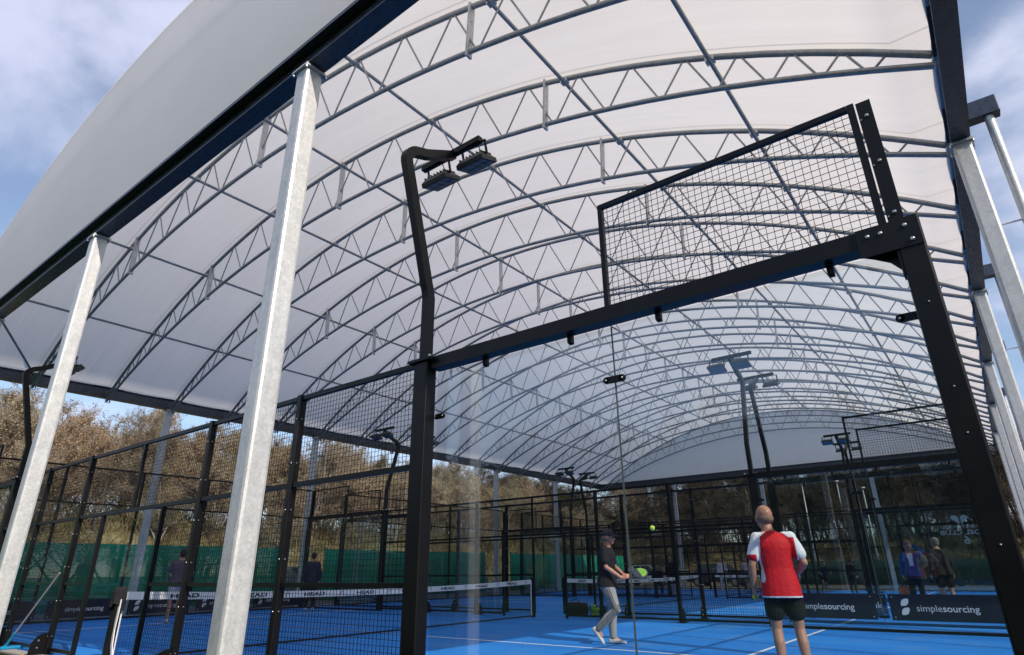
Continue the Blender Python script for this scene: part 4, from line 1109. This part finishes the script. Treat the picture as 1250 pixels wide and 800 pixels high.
def racket(label, hand_ob, at, d, face, c, grip, sc_=1.):
    """padel racket: handle end at `at`, pointing along d, face normal `face`, in the person's own space"""
    mw = hand_ob.matrix_world; at = mw @ V(at); d = (mw.to_3x3() @ V(d)).normalized(); f = mw.to_3x3() @ V(face); f = (f-d*f.dot(d)).normalized(); s_ = d.cross(f)
    e = empty('padel_racket', at); e.scale = (sc_,)*3; tag(e, label, 'racket')
    b = MB(); n = 28; R0 = [(.0,.0)]
    out = []
    for k in range(n):
        a = 2*PI*k/n; out.append((.325+.130*math.cos(a)*(1.02), .128*math.sin(a)*(1-.10*math.cos(a))))
    b.poly(out, lambda u,v,w_: d*u+s_*v+f*(w_-.017), .034)
    ob = b.build('head', [c], e)
    if grip is not None:
        lowp = [(u,v) for u,v in out if u < .315]; lowp = [(.315,max(v for u,v in lowp)*1.0)] + sorted(lowp, key=lambda q: -q[1]) + [(.315,min(v for u,v in lowp)*1.0)]
        lp_ = MB()
        lp_.poly(lowp, lambda u,v,w_: d*u+s_*v*.97+f*(w_-.0182), .0364); lp_.build('dark_panel', [grip], ob)
    rim = MB(); pts = [d*u+s_*v*1.02 for u,v in out]; 
    for i in range(n): rim.tube([pts[i], pts[(i+1)%n]], .0195, 6, 0, True)
    rim.build('rim', [M['rubber'] if grip is None else grip], ob)
    hl = MB()
    for i in range(-3,4):
        for j in range(-3,4):
            if i*i+j*j < 10 and (grip is None or i > -1):
                for sg in (-1,1):
                    p0 = d*(.335+.027*i)+s_*.027*j+f*sg*.0172; hl.tube([p0, p0+f*sg*.0008], .006, 6)
    hl.build('drilled_holes', M['rubber'], ob); 
    t = MB(); 
    for sg in (-1,1): t.bar(d*.11+s_*sg*.008, d*.215+s_*sg*.075, .018, .032, tuple(f))
    t.build('throat', [M['rubber'] if grip is None else grip], e)
    h_ = MB(); h_.tube([d*-.03, d*-.02, d*.115], [.018,.0165,.0155], 10); h_.build('handle', M['rubber'], e)
    cd = MB(); cd.tube([d*-.03, d*-.05+V((0,0,-.03)), d*-.03+V((0,0,-.07))], .003, 6); cd.build('wrist_cord', M['rubber'], e)
    return e
M['lime'] = mat('lime_racket_face', (.22,.50,.07), .45); M['slate'] = mat('slate_racket_frame', (.035,.045,.06), .5); M['orange_face'] = mat('orange_racket_face', (.45,.09,.04), .5)
M['ballfelt'] = mat('tennis_ball_felt', (.52,.75,.05), .95, noise_amt=.12, noise_scale=120, bump=.4, bump_scale=400)
racket('lime green padel racket held out by the man in the cap', capm, (.165,.335,.985), (-.42,.86,.25), (.62,.05,.78), M['lime'], M['slate'], .84)
def tball(label, p, r=.0335, group=None):
    b = MB(); b.ball((0,0,0), r, 0, 20, 14)
    o = b.build('tennis_ball', M['ballfelt'], None, p)
    s_ = MB(); pts = []
    for k in range(41):
        t = 2*PI*k/40; a, bb, c = .72, .28, 2*math.sqrt(.72*.28)
        pts.append(V((a*math.cos(t)+bb*math.cos(3*t), a*math.sin(t)-bb*math.sin(3*t), c*math.sin(2*t)))*r)
    s_.tube(pts, .0013, 5, 0, False); s_.build('seam', M['white_jersey'], o)
    return tag(o, label, 'ball', group)
tball('yellow ball in the air above the lime racket', (-3.89,4.5,1.66), .036)
wl = red.matrix_world @ V((-.268,.075,.80))
tball('yellow ball held in the left hand of the red shirted man', wl)

# players further off
d1 = person('player in grey pink top and white shorts behind the near net, left side', (-16.85,4.05,.004), (-.95,.25), 1.74, dict(yaw=.1, pitch=.15, elL=(-.25,.08,1.15), wrL=(-.17,.26,1.0), hdL=(.2,.9,-.1), elR=(.25,.08,1.15), wrR=(.14,.26,1.0), hdR=(-.2,.9,-.1)), M['pink_grey_top'], M['white_shorts'], 'white_shoe', 'hair_dark', 'skin', None, 1, 'short', None, 1, None, False, 'shorts')
d2 = person('player in dark jacket and dark trousers, back turned, beyond the near net', (-18.2,9.0,.004), (-.9,.42), 1.76, {}, M['navy_top'], M['dark_trousers'], 'white_shoe', 'hair_dark', 'skin', None, 1, 'long')
d3 = person('player in open blue jacket shading the eyes with one raised hand', (-2.12,17.0,.004), (.15,-.98), 1.74, dict(shL=(-.185,-.005,1.43), elL=(-.34,.12,1.50), wrL=(-.10,.20,1.66), hdL=(.9,.1,.1), hnL=V((0,-.2,-1)), curlL=.2, elR=(.25,-.02,1.13), wrR=(.27,.05,.89), curlR=1.1), [M['blue_jacket'], M['white_jersey']], M['dark_trousers'], 'dark_shoe', 'hair_dark', 'skin', 'purple_cap', 1, 'long', None, 1, (lambda c: 1 if c.y > .06 and abs(c.x) < .045+max(0,c.z-1.2)*.12 and c.z > 1.12 else 0))
racket('orange padel racket hanging from the hand of the blue jacketed player', d3, (.272,.08,.80), (.12,.1,-1), (.2,1,.1), M['orange_face'], None)
d4 = person('player in dark top and dark shorts, bare legged, beside the blue jacketed player', (-1.36,16.0,.004), (-.45,.9), 1.82, dict(yaw=.3, pitch=.1, neck=(0,.02,1.475), head=(0,.06,1.62)), M['dark_brown_top'], M['black_shorts'], 'dark_shoe', 'hair_grey', 'skin', None, 1, 'long', None, 1.08, None, False, 'shorts')
d5 = person('player in dark clothes facing us in the farthest court, behind the middle net', (-13.65,27.0,.004), (.4,-.9), 1.72, {}, M['black_polo'], M['dark_trousers'], 'white_shoe', 'hair_grey', 'skin', None, 1, 'long')
d6 = person('player in white top and black shorts, far off left of the red shirted man', (-11.2,31.2,.004), (.2,-.97), 1.68, dict(kneeR=(.13,.12,.5), ankR=(.12,-.1,.09)), M['pale_top'], M['black_shorts'], 'white_shoe', 'hair_dark', 'skin', None, 1, 'short', None, 1, None, False, 'shorts')
d7 = person('person in pale top standing beyond the middle net post', (-12.6,31.4,.004), (.3,-.9), 1.68, {}, M['pale_top'], M['pale_top'], 'white_shoe', 'hair_dark', 'skin', None, 1, 'long')
d8 = person('crouched player in dark kit lunging, far off right of the red shirted man', (-7.25,30.2,.004), (.5,-.8), 1.62, dict(pelvis=(0,-.12,.80), chest=(0,.10,1.10), neck=(0,.22,1.25), head=(0,.30,1.38), hipR=(.09,-.1,.78), hipL=(-.09,-.12,.78), kneeR=(.16,.24,.50), ankR=(.18,.16,.085), kneeL=(-.12,-.1,.42), ankL=(-.14,-.42,.12), shR=(.18,.14,1.20), shL=(-.18,.16,1.20), elR=(.28,.22,.95), wrR=(.25,.45,.90), elL=(-.28,.26,.98), wrL=(-.2,.48,.98)), M['navy_top'], M['black_shorts'], 'white_shoe', 'hair_dark', 'skin', None, 1, 'short', None, 1, None, False, 'shorts')
d9 = person('broad person in black coat, back turned, between far players on the right', (-6.0,30.0,.004), (.2,.95), 1.50, dict(neck=(0,.06,1.46), head=(0,.12,1.58)), M['black_polo'], M['dark_trousers'], 'dark_shoe', 'hair_dark', 'skin', None, 1, 'long', None, 1.45)
SEAT = dict(pelvis=(0,0,.54), chest=(0,.04,.92), neck=(0,.07,1.09), head=(0,.11,1.24), hipR=(.09,.02,.52), hipL=(-.09,.02,.52), kneeR=(.13,.44,.50), kneeL=(-.13,.44,.50), ankR=(.13,.46,.085), ankL=(-.13,.46,.085), shR=(.185,.05,1.04), shL=(-.185,.05,1.04), elR=(.24,.10,.76), elL=(-.24,.10,.76), wrR=(.15,.34,.66), wrL=(-.15,.34,.66), hdR=(-.1,.9,-.2), hdL=(.1,.9,-.2))
d10 = person('person in dark jacket sitting on a bench behind the lime racket', (-13.2,24.4,.004), (.5,-.86), 1.72, SEAT, M['navy_top'], M['dark_trousers'], 'dark_shoe', 'hair_dark', 'skin', None, 1, 'long')
bn = empty('bench', (-13.2,24.38,.004), math.atan2(-.5,-.86)); tag(bn, 'low black bench under the seated person in the far court', 'bench')
b = MB(); b.box((-.7,-.2,.42),(.7,.16,.455)); b.build('seat', M['black'], bn)
for x in (-.6,.6):
    for y in (-.16,.10): b = MB(); b.box((x-.02,y,0),(x+.02,y+.04,.419)); b.build('leg', M['black'], bn)
tb = empty('ball_tub', (-12.35,24.3,.004)); tag(tb, 'white ball tub on the floor beside the seated person', 'tub')
b = MB(); b.tube([(0,0,0),(0,0,.02),(0,0,.46),(0,0,.48)], [.12,.13,.16,.168], 20); b.build('bucket', M['band'], tb)
b = MB(); b.tube([(.165*math.cos(a),.0,.46+.16*math.sin(a)) for a in [PI*k/10 for k in range(11)]], .006, 6); b.build('handle', M['rubber'], tb)

# sports bag and small ball bag by the far fence
bg_ = empty('sports_bag', (-9.22,10.85,.004), .15); tag(bg_, 'black sports bag on the blue floor behind the far mesh fence', 'bag')
b = MB(); loft(b, [(V((x,0,z)), V((0,w_,0)), V((0,0,h_))) for x, z, w_, h_ in ((-.30,.15,.10,.11),(-.27,.16,.15,.15),(0,.17,.17,.165),(.27,.16,.15,.15),(.30,.15,.10,.11))], 18); b.build('bag_body', M['cloth_black'], bg_)
b = MB(); b.tube([(-.14,-.10,.29),(-.10,-.08,.37),(0,-.06,.40),(.10,-.08,.37),(.14,-.10,.29)], .012, 6); b.build('handle', M['rubber'], bg_)
b = MB(); b.tube([(-.24,0,.325),(0,0,.338),(.24,0,.325)], .006, 6); b.build('zip', M['bolt'], bg_)
bb = empty('ball_basket', (-8.72,10.95,.004)); tag(bb, 'small basket of yellow balls standing beside the black sports bag', 'basket')
b = MB()
for k in range(14):
    a = 2*PI*k/14; b.tube([(.12*math.cos(a),.12*math.sin(a),.0),(.145*math.cos(a),.145*math.sin(a),.24)], .004, 5)
for z, r in ((.01,.121),(.12,.133),(.235,.146)): b.tube([(r*math.cos(2*PI*k/20),r*math.sin(2*PI*k/20),z) for k in range(21)], .005, 5)
b.tube([(0,0,0),(0,0,.006)], .12, 14); b.build('wire_frame', M['wire'], bb)
rb = random.Random(2); q = []
for z in (.045,.11,.175,.235):
    for k in range(6 if z < .2 else 4):
        a = 2*PI*k/6+z*9; r = .078 if k else .02
        b = MB(); b.ball((r*math.cos(a), r*math.sin(a), z), .033, 0, 12, 8); b.build('ball', M['ballfelt'], bb)

# broom leaning on the near fence
br = empty('broom', (-13.22,-.26,.012)); tag(br, 'pale handled broom with blue head leaning on the near fence', 'broom')
M['sky_blue'] = mat('bright_blue_plastic', (.01,.28,.52), .4); M['pale_pole'] = mat('pale_alloy_pole', (.50,.50,.52), .35, .3)
hx0 = V((0,0,.05)); tip = V((-12.07,-.115,1.16))-V((-13.22,-.26,.012)); dv_ = (tip-hx0).normalized()
b = MB(); b.tube([hx0+dv_*.16, tip], .0125, 10); b.build('handle', M['pale_pole'], br)
b = MB(); b.tube([hx0, hx0+dv_*.05, hx0+dv_*.30], [.030,.020,.017], 10); b.build('socket', M['sky_blue'], br)
b = MB(); b.box((-.06,-.24,.018),(.05,.24,.05)); b.build('head', M['sky_blue'], br)
b = MB()
for i in range(4):
    for k in range(28): b.bar((-.05+.03*i,-.23+.017*k,.018),(-.053+.033*i,-.235+.0174*k,.0),.008,.008,(0,1,0))
tag(b.build('bristles', M['sky_blue'], br), None, None, None, 'stuff')
# loose white strap at the near net post
b = MB(); b.path_bar([(0,0,.80),(.012,-.004,.62),(-.008,-.002,.42),(.02,.0,.22),(.05,.02,.05)], .012, .05, (0,1,0)); 
o = b.build('net_strap', M['band'], None, (-9.93,.02,0)); tag(o, 'white net end strap hanging from the hooded net post', 'strap')

# ------------------------------------------------------------------ cars and lamps
M['glass_car'] = mat('dark_car_glass', (.03,.035,.04), .08, 0, .8); M['tyre'] = M['rubber']
def car_proto(paint):
    e = empty('parked_car')
    side = [(-2.1,.30),(-2.12,.62),(-2.02,.86),(-1.55,.95),(-1.05,1.38),(-.75,1.46),(.45,1.45),(.95,1.02),(1.75,.90),(2.05,.70),(2.1,.32),(1.75,.28),(-1.7,.28)]
    n = len(side); vs = []
    for y, k in ((-.86,0),(-.80,1),(.80,1),(.86,0)):
        for x, z in side: vs.append((x, y*(1 if z < 1.0 else .86 - .02*k), z + (.0 if not k else .012*(z > .6))))
    fs = [tuple(range(n-1,-1,-1)), tuple(range(3*n,4*n))]
    for j in range(3):
        for i in range(n): a = j*n+i; b2 = j*n+(i+1)%n; fs.append((a,b2,b2+n,a+n))
    b = MB(); b.add(vs, fs, 0); bo = b.build('body', paint, e)
    for sg in (-1,1):
        b = MB(); b.poly([(-1.35,1.0),(-1.0,1.33),(-.72,1.40),(-.28,1.40),(-.28,.99)], lambda u,v,w_: (u, sg*(.765-.0*v+w_+ (1.2-v)*.09), v), .012); b.build('side_window', M['glass_car'], e)
        b = MB(); b.poly([(-.20,.99),(-.20,1.40),(.42,1.39),(.80,1.03)], lambda u,v,w_: (u, sg*(.765+w_+(1.2-v)*.09), v), .012); b.build('side_window', M['glass_car'], e)
        for x in (-1.32,1.30):
            b = MB(); b.tube([(x,sg*.70,.31),(x,sg*.89,.31)], .31, 20); w_ = b.build('wheel', M['tyre'], e)
            b = MB(); b.tube([(x,sg*.885,.31),(x,sg*.897,.31)], .19, 12); b.build('rim', M['bolt'], w_)
        b = MB(); b.ball((2.03,sg*.62,.70), (.08,.16,.07), 0, 10, 8); b.build('headlight', M['frost'], e)
        b = MB(); b.box((-2.11,sg*.6-.13,.66),(-2.05,sg*.6+.13,.80)); b.build('tail_light', M['red_jersey'], e)
    b = MB(); b.add([(.50,-.66,1.44),(.50,.66,1.44),(.97,.72,1.04),(.97,-.72,1.04),(.52,-.66,1.46),(.52,.66,1.46),(.99,.72,1.06),(.99,-.72,1.06)], [(3,2,1,0),(4,5,6,7),(0,1,5,4),(1,2,6,5),(2,3,7,6),(3,0,4,7)]); b.build('windscreen', M['glass_car'], e)
    b = MB(); b.add([(-1.10,-.66,1.36),(-1.10,.66,1.36),(-1.52,.72,.98),(-1.52,-.72,.98),(-1.12,-.66,1.38),(-1.12,.66,1.38),(-1.54,.72,1.0),(-1.54,-.72,1.0)], [(0,1,2,3),(7,6,5,4),(4,5,1,0),(5,6,2,1),(6,7,3,2),(7,4,0,3)]); b.build('rear_window', M['glass_car'], e)
    return e
P1 = mat('grey_car_paint', (.16,.17,.18), .25, .3, .5, coat=.6); P2 = mat('silver_car_paint', (.42,.43,.44), .28, .4, .5, coat=.6); P3 = mat('dark_car_paint', (.03,.032,.04), .2, .2, .5, coat=.6)
for paint, spots in ((P1, [((-27.2,14.6,-.05), 1.45, 'grey parked car in the gap between two green windbreak stretches')]),
                     (P2, [((-21.5,40.6,-.05), .05, 'silver parked car beyond the far court, seen between fences'), ((-28.0,26.8,-.05), 1.6, 'silver parked car in the second gap of the windbreak')]),
                     (P3, [((-16.4,41.4,-.05), .0, 'dark parked car beyond the far end of the courts')])):
    o = car_proto(paint)
    for k, (p, r, lb) in enumerate(spots):
        c = copy_tree(o) if k else o; c.location = p; c.rotation_euler = (0,0,r); tag(c, lb, 'car', 'cars parked behind the courts')
def street_lamp(p, H, lb):
    e = empty('street_lamp', p); tag(e, lb, 'street lamp', 'lamps beyond the far end')
    b = MB(); b.tube([(0,0,0),(0,0,.5),(0,0,.52),(0,0,H)], [.08,.08,.055,.04], 10); b.build('pole', M['galv'], e)
    b = MB(); b.tube([(0,0,H),(.05,-.1,H+.08),(.1,-.35,H+.12)], .025, 8); b.build('bracket', M['galv'], e)
    b = MB(); b.ball((.12,-.5,H+.12), (.14,.28,.06), 0, 14, 8); b.build('lamp_head', M['band'], e)
for x, y, H, lb in ((-11.9,50.2,7.3,'pale lamp post beyond the far end, just right of the bald man'),(-9.4,50.6,7.3,'pale lamp post beyond the far end, middle one of three'),(-7.6,50,6.6,'pale lamp post beyond the far end, left of the far gable post')):
    street_lamp((x,y,bank_z(x,y)-.05), H-bank_z(x,y), lb)

# trees and hedge behind the viewer: the glass wall mirrors them
M['hedge'] = leaf_mat('evergreen_hedge', (.008,.018,.007), (.030,.055,.018))
rh = random.Random(9); b = MB()
for i in range(64000):
    x = rh.uniform(-46,34); z = 6.6*(rh.random()**.85); y = -23+rh.choice((-1,1))*(.9-.2*z/6.6)*rh.uniform(.6,1)+.35*math.sin(x*.7)
    z *= .9+.12*math.sin(x*1.3)+.08*math.sin(x*3.1)
    u = Vector((rh.gauss(0,1),rh.gauss(0,1),rh.gauss(0,1))).normalized(); v = u.cross(Vector((rh.gauss(0,1),rh.gauss(0,1),.1))).normalized(); k = rh.uniform(.22,.42); c = Vector((x,y,z))
    b.add([c-u*k, c+v*k*.6, c+u*k, c-v*k*.6], [(0,1,2,3)], 0)
for i in range(27):
    x = -45+3*i; b.tube([(x,-23,-.1),(x+.1,-23,2.4),(x,-23,5.6)], [.06,.045,.02], 5, 0)
hd_ = empty('hedge', (0,0,0)); tag(hd_, 'dark evergreen hedge across the lawn, only mirrored in the glass', 'hedge'); b.build('foliage', M['hedge'], hd_)
M['ever'] = leaf_mat('evergreen_needles', (.010,.020,.010), (.035,.055,.022))
mt_, mc_ = tree_meshes(12, 9.5, 1.1, M['ever'], 9000, M['bark'])
mc2 = mc_.copy(); mc2.materials[1] = M['ever']
x = -48
while x < 34:
    e = empty('evergreen_tree', (x, -28+rh.choice((-3,0,3))+rh.uniform(-1,1), -.1), rh.uniform(0,6)); sc = rh.uniform(.85,1.2); e.scale = (sc*1.15,sc*1.15,sc)
    link('trunk', mt_, e); link('crown', mc2, e); tag(e, 'dark evergreen tree behind the hedge, only mirrored in the glass', 'tree', 'evergreen trees mirrored in the glass'); x += rh.uniform(1.9,2.9)

y = -6
while y < 46:
    e = empty('evergreen_tree', (21+rh.uniform(-1.5,1.5), y, -.1), rh.uniform(0,6)); sc = rh.uniform(.85,1.15); e.scale = (sc*1.2,sc*1.2,sc)
    link('trunk', mt_, e); link('crown', mc2, e); tag(e, 'dark evergreen tree to the right of the canopy, only mirrored in the end glass', 'tree', 'evergreen trees right of the canopy'); y += rh.uniform(3.2,4.4)
